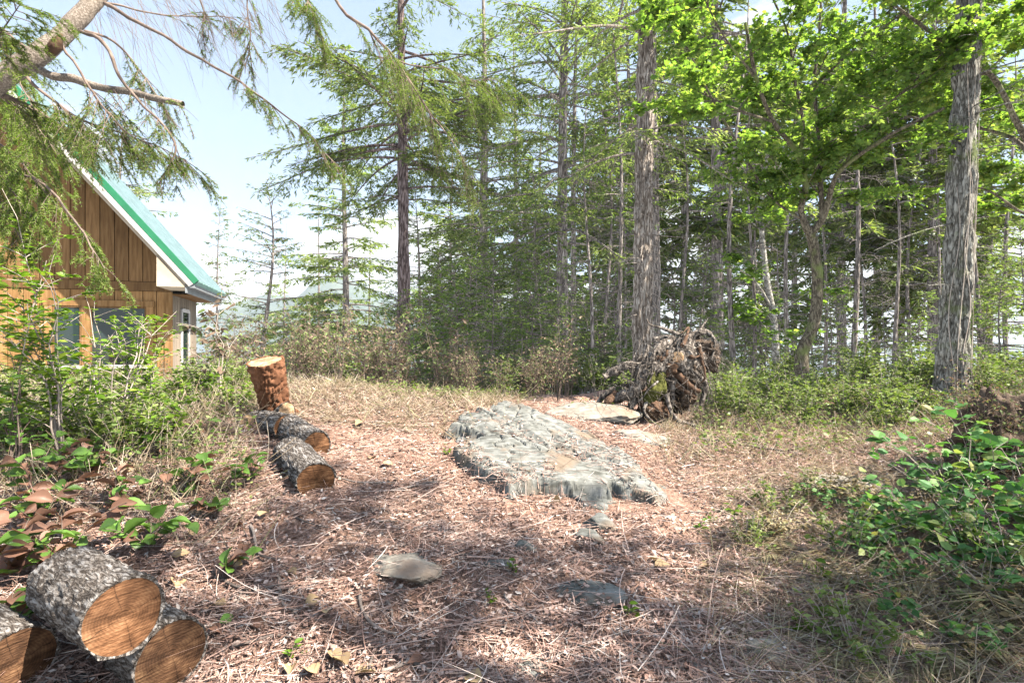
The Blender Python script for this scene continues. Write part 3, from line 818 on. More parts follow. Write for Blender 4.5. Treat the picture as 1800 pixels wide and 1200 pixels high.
for (a, bb) in ((0.0, .22), (.225, .46), (.465, OY - .03)):
    q = MB(); slope_box(q, 0, SLN, -OY + .03 + a, -OY + .03 + bb - .004, -.002, .018); lpart("soffit_board", q, M["soffit"], roof, False)
q = MB(); slope_box(q, -.02, SLN, -OY, -OY + .028, -.03, .045); lpart("fascia_board", q, M["soffit"], roof, False)
q = MB(); slope_box(q, -.03, SLN, -OY - .03, -OY - .002, .02, .10); lpart("barge_board", q, M["fascia"], roof, False)
q = MB(); slope_box(q, -.04, SLN, -OY - .034, -OY + .02, .104, .20); lpart("rake_flashing", q, M["green_metal"], roof, False)
for i in range(6):
    y0 = -OY + .03 + i * .44
    q = MB(); slope_box(q, -.05, SLN, y0, y0 + .425, .105, .185); lpart("roof_panel", q, M["teal_metal"], roof, False)
    for j in range(2):
        q = MB(); slope_box(q, -.05, SLN, y0 + .04 + j * .21, y0 + .065 + j * .21, .186, .205); lpart("rib", q, M["teal_dark"], roof, False)
q = MB(); slope_box(q, 0, SLN, -OY, BACK, .11, .16, -1); lpart("roof_panel", q, M["teal_metal"], roof, False)
q = MB(); box(q, OX - .03, OX, -OY, BACK + .1, EZ - .12, EZ + .05); lpart("fascia_board", q, M["gutter"], roof, False)
q = MB(); box(q, OX + .002, OX + .11, -OY, BACK + .1, EZ - .03, EZ + .06); lpart("gutter", q, M["gutter"], roof, False)
q = MB(); box(q, -.02, OX - .032, -.01, BACK, EZ - .10, EZ - .08); lpart("soffit_board", q, M["siding_dark_shade"], roof, False)
q = MB()
v = [[OX, -OY - .0, EZ - .02], [0, -OY, EZ - .02], [0, -OY, roof_u(0)], [OX, 0, EZ - .02], [0, 0, EZ - .02], [0, 0, roof_u(0)]]
q.add(v, [[0, 3, 4, 1]], [[0, 1, 2], [3, 5, 4]]); lpart("eave_return", q, M["soffit"], roof, False)

# ------------------------------------------------------------------ conifers
def fir_meshes(seed, Ht, r0, cb, Lmax, nbr, mats, dens=9.0, droop=.25, dead=14, sides=12, shape=.8, lean=(0, 0), q_len=.12, q_w=.026, wander=.12, zmax=None, bump=.12, nseg=40, flare=.5, zthin=None):
    """trunk with limbs, and the crown, both in local coordinates; dens = side twigs per metre of branch"""
    R = np.random.default_rng(seed)
    wood, leaf = MB(), MB()
    t = np.linspace(0, 1, nseg) ** 1.15
    z = t * Ht - .35 * (1 - t)
    ph = R.uniform(0, 6, 2)
    def axis(z_):
        tt = np.clip(z_ / Ht, 0, 1)
        return np.stack([lean[0] * z_ + wander * np.sin(tt * 5 + ph[0]) * tt, lean[1] * z_ + wander * np.sin(tt * 4.3 + ph[1]) * tt, z_], -1)
    P = axis(z)
    def rad(z_): return r0 * (np.clip(1 - z_ / Ht, 0, 1) ** .85 * .97 + .012) * (1 + flare * np.exp(-np.clip(z_, -.3, 99) / .35))
    tubes(wood, P, rad(z), sides, bump=bump, bscale=(14, 14, 1.6) if sides < 60 else (24, 24, 3.2), seed=seed)
    # live branches
    u = np.sort(R.uniform(0, 1, nbr)) ** .9
    zb = cb + (Ht - cb) * u
    if zmax is not None:
        zb = zb[zb < zmax]
    if zthin is not None:
        zb = zb[(zb < zthin) | (R.random(len(zb)) < .3)]
    nbr = len(zb)
    tt = (zb - cb) / (Ht - cb)
    L = Lmax * (np.clip(1 - tt, 0, 1) ** shape) * (.55 + .45 * sstep(0, .18, tt)) * R.uniform(.55, 1.12, nbr) + .12
    az = R.uniform(0, 2 * math.pi, nbr)
    dirh = np.stack([np.cos(az), np.sin(az), np.zeros(nbr)], -1); sideh = np.stack([-np.sin(az), np.cos(az), np.zeros(nbr)], -1)
    K = 9; s = np.linspace(0, 1, K)
    rise = R.uniform(-.05, .22, nbr) + .5 * tt ** 2
    dr = droop * R.uniform(.6, 1.5, nbr) * (1.15 - tt)
    bend = R.uniform(-.15, .15, nbr)
    base = axis(zb)
    BP = base[:, None, :] + dirh[:, None, :] * (L[:, None] * s)[..., None] + sideh[:, None, :] * (L * bend)[:, None, None] * (s ** 2)[None, :, None]
    BP[:, :, 2] += L[:, None] * (rise[:, None] * s - (dr * 2)[:, None] * s ** 2 + (dr * .9)[:, None] * s ** 3)
    tubes(wood, BP, (.008 + .011 * L)[:, None] * (1 - .88 * s)[None, :], 4)
    # side twigs with needle sprays
    cnt = np.maximum(4, (L * dens * 1.0).astype(int))
    bi = np.repeat(np.arange(nbr), cnt); N = len(bi)
    sv = R.uniform(.12, 1, N) ** .8
    idx = np.clip((sv * (K - 1)).astype(int), 0, K - 2); fr = sv * (K - 1) - idx
    O = BP[bi, idx] * (1 - fr)[:, None] + BP[bi, idx + 1] * fr[:, None]
    T = nrm(BP[bi, idx + 1] - BP[bi, idx])
    sg = np.where(R.random(N) < .5, 1.0, -1.0)
    sd = nrm(np.cross(T, np.array([0, 0, 1.0]))) * sg[:, None]
    ang = R.uniform(.5, 1.15, N)
    tl = np.clip(L[bi] * .34 * (1.15 - sv) * R.uniform(.6, 1.3, N), .14, .75)
    D = nrm(T * np.cos(ang)[:, None] + sd * np.sin(ang)[:, None] + np.stack([np.zeros(N), np.zeros(N), R.uniform(-.5, .12, N)], -1))
    n2 = 4; s2 = np.linspace(0, 1, n2)
    TP = O[:, None, :] + D[:, None, :] * (tl[:, None] * s2)[..., None]
    TP[:, :, 2] -= (tl * R.uniform(.05, .35, N))[:, None] * s2 ** 2
    tubes(wood, TP[::2][:, [0, 2, 3]], np.broadcast_to(np.array([.004, .003, .0015]), (len(TP[::2]), 3)), 3)
    qn = np.clip((tl / .048).astype(int), 4, 16)
    ti = np.repeat(np.arange(N), qn); Mq = len(ti)
    sq = R.uniform(.08, 1, Mq)
    i2 = np.clip((sq * (n2 - 1)).astype(int), 0, n2 - 2); f2 = sq * (n2 - 1) - i2
    O2 = TP[ti, i2] * (1 - f2)[:, None] + TP[ti, i2 + 1] * f2[:, None]
    D2 = nrm(TP[ti, i2 + 1] - TP[ti, i2])
    side2 = nrm(np.cross(D2, np.array([0, 0, 1.0]))) * np.where(R.random(Mq) < .5, 1.0, -1.0)[:, None]
    a2 = R.uniform(.1, 1.0, Mq)
    d2 = nrm(D2 * np.cos(a2)[:, None] + side2 * np.sin(a2)[:, None] + R.normal(0, .22, (Mq, 3)))
    up = nrm(np.array([0, 0, 1.0]) + R.normal(0, .45, (Mq, 3)))
    stamp(leaf, DIA_V, DIA_Q, None, O2, frames(d2, up), q_len * R.uniform(.6, 1.3, Mq), 0, q_w * R.uniform(.7, 1.3, Mq))
    # dead branches below the crown
    if dead:
        zd = R.uniform(.12 * cb + .5, cb + .35 * (min(Ht, (zmax or Ht)) - cb), dead)
        Ld = R.uniform(.25, 1.0, dead) * min(Lmax, 2.2) * .7
        az = R.uniform(0, 6.283, dead); dh = np.stack([np.cos(az), np.sin(az), np.zeros(dead)], -1)
        s = np.linspace(0, 1, 6)
        DP = axis(zd)[:, None, :] + dh[:, None, :] * (Ld[:, None] * s)[..., None]
        DP[:, :, 2] += Ld[:, None] * (R.uniform(-.25, .15, dead)[:, None] * s + R.uniform(-.3, .2, dead)[:, None] * s ** 2)
        tubes(wood, DP, (.006 + .006 * Ld)[:, None] * (1 - .8 * s)[None], 4)
        nt = 7
        bi = np.repeat(np.arange(dead), nt); sv = R.uniform(.2, 1, len(bi)); ii = np.clip((sv * 5).astype(int), 0, 4)
        O = DP[bi, ii]; T = nrm(DP[bi, ii + 1] - DP[bi, ii])
        D = nrm(T + R.normal(0, .7, T.shape)); ln = R.uniform(.1, .45, len(bi))
        s3 = np.linspace(0, 1, 4)
        TP = O[:, None] + D[:, None] * (ln[:, None] * s3)[..., None]; TP[:, :, 2] -= (ln * .3)[:, None] * s3 ** 2
        tubes(wood, TP, np.broadcast_to(np.array([.004, .0035, .0025, .0012]), (len(bi), 4)), 3)
    return wood.mesh("trunk", mats[0]), leaf.mesh("crown", mats[1], smooth=False)

def plant_tree(name, label, cat, loc, meshes, rz=0., sc=1., group=None, names=("trunk", "crown")):
    o = thing(name, label, cat, loc, group, rz); o.scale = (sc, sc, sc)
    for nm, me in zip(names, meshes):
        if len(me.polygons): link(nm, me, o)
    return o

# the firs one can tell apart
plant_tree("fir_tree", "open crowned fir standing alone against the sky right of the cabin", "tree", gnd(608, 20) + [0, 0, -.2],
           fir_meshes(11, 16.2, .19, 2.6, 3.4, 130, (M["bark_fir_d"], M["fir"]), 16, .22, 8, shape=.9, q_len=.19, q_w=.05))
plant_tree("fir_tree", "tall fir with a bare reddish trunk and a broad crown near the sky gap", "tree", gnd(709, 14) + [0, 0, -.2],
           fir_meshes(12, 19, .21, 7.0, 4.2, 150, (M["bark_red"], M["fir"]), 17, .2, 10, sides=16, zmax=15.5, zthin=11.5, shape=.5, q_len=.15, q_w=.032, bump=.2))
plant_tree("fir_tree", "slim short fir just right of the bare reddish trunk", "tree", gnd(733, 17) + [0, 0, -.2],
           fir_meshes(13, 9.2, .10, 1.6, 1.9, 110, (M["bark_fir_d"], M["fir"]), 13, .25, 4, shape=.9, q_len=.14, q_w=.034))
plant_tree("fir_tree", "fir with a dark upright trunk behind the pale drooping branch tips", "tree", gnd(848, 16) + [0, 0, -.2],
           fir_meshes(14, 17, .21, 2.0, 3.6, 200, (M["bark_fir_d"], M["fir"]), 15, .3, 6, zmax=14, zthin=11, shape=.6, q_len=.15, q_w=.034))
plant_tree("fir_tree", "dense dark green fir behind the outcrop with low sweeping boughs", "tree", gnd(990, 12.5) + [0, 0, -.2],
           fir_meshes(15, 18, .17, 1.4, 3.2, 190, (M["bark_fir_d"], M["fir"]), 15, .35, 10, zmax=12, zthin=10, shape=.45, q_len=.13, q_w=.03))
plant_tree("fir_tree", "thin fir close beside the dense dark green fir", "tree", gnd(1010, 13.4) + [0, 0, -.2],
           fir_meshes(16, 15, .10, 4.2, 2.0, 70, (M["bark_fir_d"], M["fir"]), 11, .3, 12, zmax=12, zthin=10.5, shape=.6, q_len=.13, q_w=.03))
bigc = plant_tree("fir_tree", "big fir with thick furrowed trunk right behind the root wad", "tree", gnd(1128, 9.0) + [0, 0, -.15],
           fir_meshes(17, 25, .163, 4.3, 3.0, 150, (M["bark_fir"], M["fir"]), 15, .3, 26, sides=64, nseg=260, lean=(.012, 0), zmax=10, zthin=7.5, shape=.35, q_len=.11, q_w=.024, bump=.36, wander=.08))
plant_tree("fir_tree", "slimmer fir peeking out behind the thick furrowed trunk", "tree", gnd(1152, 12) + [0, 0, -.2],
           fir_meshes(18, 18, .13, 5, 2.4, 90, (M["bark_fir_d"], M["fir"]), 11, .3, 14, zmax=12, zthin=9.5, shape=.5, q_len=.13, q_w=.03))
bigr = plant_tree("fir_tree", "big grey fir trunk wound with bare vines by the edge brambles", "tree", gnd(1672, 7.6) + [0, 0, -.1],
           fir_meshes(19, 24, .178, 10.5, 2.4, 60, (M["bark_grey"], M["fir"]), 11, .25, 18, sides=64, nseg=260, lean=(.045, 0), zmax=16, shape=.4, q_len=.11, q_w=.024, bump=.28, wander=.05))
# bare vine stems that climb that trunk
R = np.random.default_rng(5); vb = MB()
for i in range(6):
    a0 = R.uniform(2.6, 6.0); tw = R.uniform(-.8, .8); zt = R.uniform(3, 7.5)
    t = np.linspace(0, 1, 60); z = .1 + t * zt
    rr = .178 * (1 - z / 24) * (1 + .5 * np.exp(-z / .35)) * 1.08 + .012
    a = a0 + tw * t + .25 * np.sin(t * R.uniform(8, 20) + i)
    P = np.stack([.045 * z + rr * np.cos(a), rr * np.sin(a), z], -1)
    tubes(vb, P, (.007 * (1 - .6 * t))[None] * R.uniform(.5, 1.2), 5)
lpart("vine", vb, M["twig_pale"], bigr)
# dead twigs bristling from the furrowed trunk
R = np.random.default_rng(6); vb = MB(); B = 90
z0 = R.uniform(.3, 4.5, B); az = R.uniform(0, 6.283, B); rr = .163 * (1 - z0 / 25)
O = np.stack([.012 * z0 + rr * np.cos(az), rr * np.sin(az), z0], -1)
D = nrm(np.stack([np.cos(az), np.sin(az), R.uniform(-.7, .3, B)], -1) + R.normal(0, .3, (B, 3))); ln = R.uniform(.15, .6, B); t = np.linspace(0, 1, 6)
P = O[:, None] + D[:, None] * (ln[:, None] * t)[..., None]; P[:, :, 2] -= (ln * R.uniform(0, .7, B))[:, None] * t ** 2
tubes(vb, P, np.broadcast_to(.004 * (1 - .7 * t), (B, 6)), 3)
lpart("dead_twigs", vb, M["twig_pale"], bigc)["kind"] = "stuff"

plant_tree("fir_tree", "small pointed fir rising beside the cabin roof under the cloud", "tree", gnd(385, 26) + [0, 0, -.2],
           fir_meshes(20, 14.0, .11, 1.5, 2.0, 130, (M["bark_fir_d"], M["fir"]), 11, .2, 3, q_len=.17, q_w=.045))
plant_tree("fir_tree", "crooked thin crowned fir behind the dead brown shrubs", "tree", gnd(462, 20) + [0, 0, -.2],
           fir_meshes(21, 11.0, .13, 1.6, 2.4, 75, (M["bark_fir_d"], M["fir"]), 11, .1, 14, wander=.5, shape=.4, q_len=.14, q_w=.036))
plant_tree("fir_tree", "fir hidden behind the cabin whose boughs show over the roof", "tree", gnd(215, 17) + [0, 0, -.2],
           fir_meshes(22, 10.6, .15, 2.5, 3.1, 120, (M["bark_fir_d"], M["fir"]), 11, .3, 3, q_len=.15, q_w=.036))

# firs of the wood behind: alike, repeated
protoF = [fir_meshes(30 + i, 14 + 1.5 * i, .12 + .01 * i, 1.6 + .7 * i, 2.7 + .15 * i, 200, (M["bark_fir_d"], M["fir"]), 12, .3, 10, zmax=13.5, zthin=10, shape=.55, q_len=.20, q_w=.06) for i in range(4)]
R = np.random.default_rng(77)
bg = [(795, 20), (828, 23), (905, 17.5), (948, 20), (1060, 18), (1105, 15.5), (1200, 14.5), (1262, 13), (1320, 17), (1395, 16), (1480, 13.5), (1540, 16),
      (1583, 14), (1640, 12.5), (1735, 15.5), (650, 30), (770, 28), (960, 27), (500, 34), (560, 38)]
for i, (px, d) in enumerate(bg):
    plant_tree("fir_tree", "slender fir in the shaded wood behind the clearing", "tree", gnd(px, d) + [0, 0, -.2], protoF[i % 4], R.uniform(0, 6.28), R.uniform(.8, 1.08),
               "slender firs of the wood behind")
# bare thin poles of dead saplings
protoP = []
for i in range(3):
    protoP.append(fir_meshes(50 + i, 6.5 + i, .045 + .008 * i, 3.6, 1.0, 16, (M["bark_fir_d"], M["young_fir"]), 11, .2, 26, sides=8, shape=.6, wander=.25, q_len=.12, q_w=.03))
for i, (px, d) in enumerate([(1040, 10.5), (1062, 11.6), (1086, 11), (1100, 12.4), (1195, 11.5), (1290, 10.6), (1325, 11), (1338, 12), (1500, 11.2), (1520, 12.6), (1572, 10.5), (1603, 12), (1652, 11.4),
                             (1722, 11), (1770, 12), (925, 12), (1450, 12.3), (1385, 12.6), (1230, 12.5), (955, 14)]):
    plant_tree("dead_sapling", "thin bare dead sapling among the background trunks", "sapling", gnd(px, d) + [0, 0, -.1], protoP[i % 3], R.uniform(0, 6.28), R.uniform(.8, 1.15), "bare thin saplings in the wood")
# young firs of the understorey
protoY = [fir_meshes(60 + i, 3.4 + .6 * i, .035, .25, 1.25, 80, (M["bark_fir_d"], M["young_fir"]), 15, .2, 2, sides=7, shape=.75, q_len=.10, q_w=.028, flare=.2, nseg=16) for i in range(3)]
for i, (px, d, s) in enumerate([(760, 11, .95), (800, 10.2, .75), (835, 12.5, 1.1), (880, 11.2, .8), (915, 10.4, .62), (950, 11.5, .85), (1030, 11.2, .7), (1065, 12.6, .9), (690, 13, .9), (730, 9.8, .6), (1215, 12, .8),
                                (1250, 13.5, .9), (1310, 11.5, .6), (1460, 13, .7), (1555, 12.2, .62), (1620, 10.8, .6), (1760, 9.0, .62), (1800, 9.8, .75), (1735, 10.6, .7), (640, 14, .8), (985, 10.6, .5), (1130, 11.4, .6), (780, 13.5, 1.3), (860, 14, 1.35), (930, 14, 1.2), (1045, 14.5, 1.4), (1090, 14, 1.1), (1180, 14.5, 1.3), (1280, 15, 1.4),
                                (1370, 14.5, 1.2), (1430, 15, 1.1), (1590, 15.5, 1.2), (1710, 15, 1.1), (745, 10.4, .8), (820, 11.4, .95), (865, 10.2, .7), (905, 12, 1.0), (940, 10.6, .7), (1005, 11.6, .8), (1050, 10.8, .62), (1085, 11.8, .8), (1240, 11.2, .7), (1345, 11.8, .75), (1475, 11.2, .65), (690, 17, 1.3), (560, 17, 1.2), (500, 15, .9)]):
    plant_tree("young_fir", "bushy young fir in the understorey behind the clearing", "tree", gnd(px, d) + [0, 0, -.05], protoY[i % 3], R.uniform(0, 6.28), s, "young firs of the understorey")
# shade trees just outside the picture, towards the sun
protoS = [fir_meshes(70 + i, 17, .22, 3.6 + .8 * i, 2.9, 58, (M["bark_fir"], M["fir"]), 6, .3, 6, shape=.5, q_len=.24, q_w=.075) for i in range(2)]
for i, (x, y, s) in enumerate([(7.8, -.6, .9), (9.6, -3.4, 1.0), (6.6, -2.2, .75), (11.5, -1.2, 1.0)]):
    plant_tree("fir_tree", "fir standing out of view on the sunward side", "tree", (x, y, float(H(x, y)) - .1), protoS[i % 2], i * 1.7, s, "firs out of view towards the sun")

# ------------------------------------------------------------------ broadleaf tree (maple) with layered canopy
def spline(pts, n):
    pts = np.asarray(pts, float); m = len(pts)
    ext = np.concatenate([[2 * pts[0] - pts[1]], pts, [2 * pts[-1] - pts[-2]]])
    t = np.linspace(0, m - 1 - 1e-6, n); i = t.astype(int); f = (t - i)[:, None]
    p0, p1, p2, p3 = ext[i], ext[i + 1], ext[i + 2], ext[i + 3]
    return .5 * (2 * p1 + (p2 - p0) * f + (2 * p0 - 5 * p1 + 4 * p2 - p3) * f ** 2 + (3 * p1 - p0 - 3 * p2 + p3) * f ** 3)

def maple(name, label, limbs, leaf_n, mats, seed, leaf_size=.115, sub_per_m=2.3, twig_len=1.1, flat=.35):
    R = np.random.default_rng(seed)
    wood, leaf = MB(), MB()
    base = limbs[0][0][0]
    segs = []
    for pts, ra, rb in limbs:
        n = max(14, int(np.linalg.norm(np.diff(pts, axis=0), axis=1).sum() * 9))
        P = spline(pts, n); tt = np.linspace(0, 1, n)
        tubes(wood, P, .78 * (ra + (rb - ra) * tt ** .8), 14 if ra > .05 else 8, bump=.10, bscale=(7, 7, 4), seed=seed)
        segs.append((P, ra, rb))
    # sub branches from limbs that carry leaves
    subs = []
    for P, ra, rb in segs:
        if ra > .11 and rb > .09: continue
        L = np.linalg.norm(np.diff(P, axis=0), axis=1).sum(); n = len(P)
        for j in range(int(L * sub_per_m)):
            f = R.uniform(.2, 1); i = min(int(f * (n - 1)), n - 2)
            T = nrm(P[i + 1] - P[i]); az = R.uniform(0, 6.283)
            D = nrm(T * .5 + np.array([math.cos(az), math.sin(az), R.uniform(-.15, .45)]))
            ln = R.uniform(.6, 1.3) * twig_len * (1.25 - .5 * f)
            q = np.array([P[i], P[i] + D * ln * .5 + R.normal(0, .05, 3), P[i] + D * ln + np.array([0, 0, -.12 * ln]) + R.normal(0, .1, 3)])
            subs.append(spline(q, 8))
    subs = np.array(subs)
    tubes(wood, subs, np.broadcast_to(.013 * (1 - .85 * np.linspace(0, 1, 8)), (len(subs), 8)), 5)
    # fine twigs
    B = len(subs) * 9; bi = np.repeat(np.arange(len(subs)), 9); sv = R.uniform(.25, 1, B); ii = np.clip((sv * 7).astype(int), 0, 6)
    O = subs[bi, ii]; T = nrm(subs[bi, ii + 1] - subs[bi, ii]); az = R.uniform(0, 6.283, B)
    D = nrm(T * .7 + np.stack([np.cos(az), np.sin(az), R.uniform(-.25, .25, B)], -1)); ln = R.uniform(.3, .8, B); t = np.linspace(0, 1, 5)
    TW = O[:, None] + D[:, None] * (ln[:, None] * t)[..., None]; TW[:, :, 2] -= (ln * .15)[:, None] * t ** 2
    tubes(wood, TW, np.broadcast_to(.0045 * (1 - .8 * t), (B, 5)), 3)
    ti = R.integers(0, B, leaf_n); sv = R.uniform(.15, 1, leaf_n); ii = np.clip((sv * 4).astype(int), 0, 3); fr = (sv * 4 - ii)[:, None]
    O = TW[ti, ii] * (1 - fr) + TW[ti, ii + 1] * fr + R.normal(0, .03, (leaf_n, 3))
    az = R.uniform(0, 6.283, leaf_n)
    D = nrm(np.stack([np.cos(az), np.sin(az), R.uniform(-.6, .1, leaf_n)], -1))
    up = nrm(np.array([0, 0, 1.0]) + R.normal(0, flat, (leaf_n, 3)))
    stamp(leaf, MA_V, None, MA_T, O, frames(D, up), leaf_size * R.uniform(.55, 1.25, leaf_n))
    o = thing(name, label, "tree", base)
    part("trunk", wood, mats[0], o); part("crown", leaf, mats[1], o, False)
    return o
def PL(*a): return np.array([pix(*p) for p in a])
mb0 = gnd(1408, 9.5) + [0, 0, -.15]
trunk_pts = np.concatenate([[mb0], PL((1409, 660, 9.5), (1412, 615, 9.5), (1430, 570, 9.45), (1437, 500, 9.4), (1430, 430, 9.3), (1420, 400, 9.25))])
lim = [(trunk_pts, .17, .10),
       (PL((1420, 405, 9.25), (1408, 370, 9.2), (1416, 330, 9.0), (1402, 270, 8.8), (1360, 215, 8.5), (1330, 140, 8.2), (1310, 40, 8.0)), .085, .03),
       (PL((1424, 415, 9.25), (1448, 380, 9.1), (1462, 330, 8.9), (1482, 295, 8.6), (1560, 240, 8.0), (1660, 190, 7.4)), .085, .025),
       (PL((1410, 385, 9.2), (1370, 360, 9.4), (1330, 320, 9.5), (1280, 300, 9.6)), .04, .012),
       (PL((1404, 275, 8.8), (1412, 220, 8.7), (1395, 130, 8.5), (1385, 60, 8.2), (1350, -20, 8)), .045, .015),
       (PL((1440, 250, 9.0), (1432, 150, 8.9), (1440, 60, 8.8), (1445, -40, 8.6)), .045, .018),
       (PL((1445, 385, 9.1), (1442, 300, 9.05), (1440, 250, 9.0)), .05, .045),
       (PL((1484, 294, 8.6), (1520, 220, 8.4), (1600, 150, 8.0), (1690, 60, 7.6)), .035, .012),
       (PL((1335, 320, 9.5), (1250, 170, 9.2), (1200, 60, 8.8), (1180, -30, 8.5)), .03, .012),
       (PL((1360, 215, 8.5), (1290, 190, 8.0), (1215, 155, 7.6)), .03, .01),
       (PL((1432, 150, 8.9), (1510, 80, 8.2), (1590, 20, 7.6), (1660, -50, 7.2)), .03, .012),
       (PL((1330, 140, 8.2), (1270, 60, 7.6), (1230, -20, 7.2)), .025, .01)]
maple("maple_tree", "forked maple with bright green leaf canopy over the right side", lim, 22000, (M["bark_maple"], M["maple"]), 91, .078, flat=.6)
# second maple crown that fills the upper corner beyond the big grey trunk
lim2 = [(np.array([gnd(1875, 8.6) + [0, 0, -.1], *PL((1870, 560, 8.6), (1850, 420, 8.5), (1840, 300, 8.3))]), .13, .10),
        (PL((1840, 300, 8.3), (1790, 220, 8.0), (1740, 130, 7.8), (1640, 60, 7.6), (1560, 0, 7.4)), .07, .02),
        (PL((1845, 350, 8.4), (1800, 260, 8.8), (1740, 230, 9.2), (1620, 210, 9.6), (1500, 180, 9.8)), .06, .015),
        (PL((1840, 300, 8.3), (1850, 150, 8.1), (1800, 30, 8.0), (1760, -60, 7.8)), .06, .02),
        (PL((1850, 400, 8.5), (1790, 370, 8.3), (1720, 330, 8.4), (1600, 330, 9)), .035, .012),
        (PL((1740, 130, 7.8), (1660, 130, 8.2), (1560, 110, 8.6), (1460, 60, 8.8)), .03, .012)]
maple("maple_tree", "maple whose yellow green boughs fill the upper corner past the vined trunk", lim2, 16000, (M["bark_maple"], M["maple"]), 92, .078, flat=.6)
# pale leaning trunk
pt = np.concatenate([[gnd(1366, 11) + [0, 0, -.1]], PL((1364, 640, 11), (1360, 560, 11), (1350, 505, 11), (1342, 440, 11), (1338, 360, 11), (1350, 260, 11))])
maple("maple_tree", "pale smooth trunk with a sharp side limb left of the forked maple", [(pt, .115, .05), (PL((1358, 545, 11), (1335, 505, 10.9), (1310, 480, 10.8), (1285, 470, 10.7)), .045, .015),
      (PL((1338, 360, 11), (1310, 300, 11), (1270, 250, 10.8)), .03, .01), (PL((1342, 340, 11), (1380, 280, 11.2), (1420, 240, 11.4)), .03, .01)], 2600, (M["bark_pale"], M["maple"]), 93, .11)

# ------------------------------------------------------------------ logs and stump
def make_log(label, c0, c1, r, seed, endmat="cut_orange", endmat2=None, cat="log", name="log", bark="bark_log", group=None, bump=.10, taper=1.0):
    """a sawn round from c0 (the face towards the camera) to c1"""
    c0 = np.asarray(c0, float); c1 = np.asarray(c1, float)
    Lg = np.linalg.norm(c1 - c0); ax = (c1 - c0) / Lg
    o = bpy.data.objects.new(name, None); o.empty_display_size = .1; col.objects.link(o)
    o.location = tuple(c0); o.rotation_mode = 'QUATERNION'; o.rotation_quaternion = Vector(ax).to_track_quat('Z', 'Y')
    tag(o, label, cat, group)
    Rg = np.random.default_rng(seed)
    ns, nl = 72, max(24, int(Lg / .012))
    a = np.arange(ns) / ns * 2 * math.pi; z = np.linspace(0, Lg, nl)
    A, Z = np.meshgrid(a, z)
    oval = 1 + .035 * np.cos(2 * A + Rg.uniform(0, 6)) + .02 * np.cos(3 * A + Rg.uniform(0, 6))
    p = np.stack([np.cos(A) * r * 26, np.sin(A) * r * 26, Z * 7], -1)
    f1, f2, cid = voronoi2(A * r * 40 + .9 * vnoise(p * .7, seed), Z * 9 + .9 * vnoise(p * .6 + 9, seed), seed)
    crack = sstep(0, .35, f2 - f1)
    crack[:, -1] = crack[:, 0] * .5 + crack[:, -2] * .5
    rr = r * oval * (1 + bump * (.35 * crack + .25 * cid * crack - .4) + .04 * fbm(p * .5, 3, seed) + .035 * fbm(p * 3, 3, seed + 2))
    rr = rr * (1 + (taper - 1) * (Z / Lg))
    mb = MB()
    V = np.stack([rr * np.cos(A), rr * np.sin(A), Z], -1)
    k = np.arange(nl - 1)[:, None] * ns + np.arange(ns)[None]; k2 = np.arange(nl - 1)[:, None] * ns + (np.arange(ns)[None] + 1) % ns
    mb.add(V, np.stack([k, k2, k2 + ns, k + ns], -1))
    # thickness of the bark at each end
    for e, zz, fl in ((0, 0.0, 1), (nl - 1, Lg, 0)):
        inner = np.stack([r * oval[0] * .925 * np.cos(a), r * oval[0] * .925 * np.sin(a), np.full(ns, zz + (.006 if fl else -.006))], -1)
        vv = np.concatenate([V[e], inner]); i = np.arange(ns); j = (i + 1) % ns
        q = np.stack([i, i + ns, j + ns, j], -1)
        mb.add(vv, q if fl else q[:, ::-1])
    lpart("bark", mb, M[bark], o)
    for zz, fl, em in ((.0, 1, endmat), (Lg, 0, endmat2 or endmat)):
        rad_ = np.linspace(0, .932, 7)
        AA, RR = np.meshgrid(a, rad_)
        X = r * oval[0][None] * RR * np.cos(AA); Y = r * oval[0][None] * RR * np.sin(AA)
        Zc = .004 * fbm(np.stack([X * 30, Y * 30, X * 0], -1), 3, seed + 7)
        q_ = MB(); nr = len(rad_)
        k = np.arange(nr - 1)[:, None] * ns + np.arange(ns)[None]; k2 = np.arange(nr - 1)[:, None] * ns + (np.arange(ns)[None] + 1) % ns
        F = np.stack([k, k + ns, k2 + ns, k2], -1).reshape(-1, 4)
        q_.add(np.stack([X, Y, Zc], -1), F[:, ::-1] if not fl else F)
        e = lpart("cut_face", q_, M[em], o); e.location = (0, 0, zz + (.008 if fl else -.008))
    return o
def seglog(label, pa, pb, r, seed, **kw): return make_log(label, pix(*pa), pix(*pb), r, seed, **kw)
# near pile, lower corner
seglog("big grey barked log round lying on top of the near pile", (219, 1084, 2.28), (118, 1020, 2.66), .168, 1, endmat="cut_orange")
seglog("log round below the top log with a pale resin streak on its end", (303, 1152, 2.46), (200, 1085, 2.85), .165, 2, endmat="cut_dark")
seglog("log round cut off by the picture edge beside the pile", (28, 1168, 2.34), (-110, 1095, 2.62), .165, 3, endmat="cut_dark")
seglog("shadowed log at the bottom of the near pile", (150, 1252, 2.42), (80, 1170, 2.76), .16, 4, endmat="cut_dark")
# row by the clearing
seglog("grey log round with orange sawn end nearest the clearing", (556, 846, 4.28), (512, 796, 4.85), .165, 5, endmat="cut_orange")
seglog("log round with cracked orange end leaning behind the grey round", (556, 786, 4.92), (506, 752, 5.35), .155, 6, endmat="cut_orange", endmat2="cut_orange")
seglog("dark log round tilted up behind the other rounds", (504, 752, 5.25), (452, 742, 5.62), .14, 7, endmat="cut_orange", endmat2="cut_pale")
seglog("small pale sawn round at the far end of the log row", (505, 722, 5.62), (470, 733, 5.85), .10, 8, endmat="cut_pale")
seglog("half buried split round left of the log row", (438, 744, 5.35), (420, 760, 5.6), .10, 9, endmat="cut_pale")
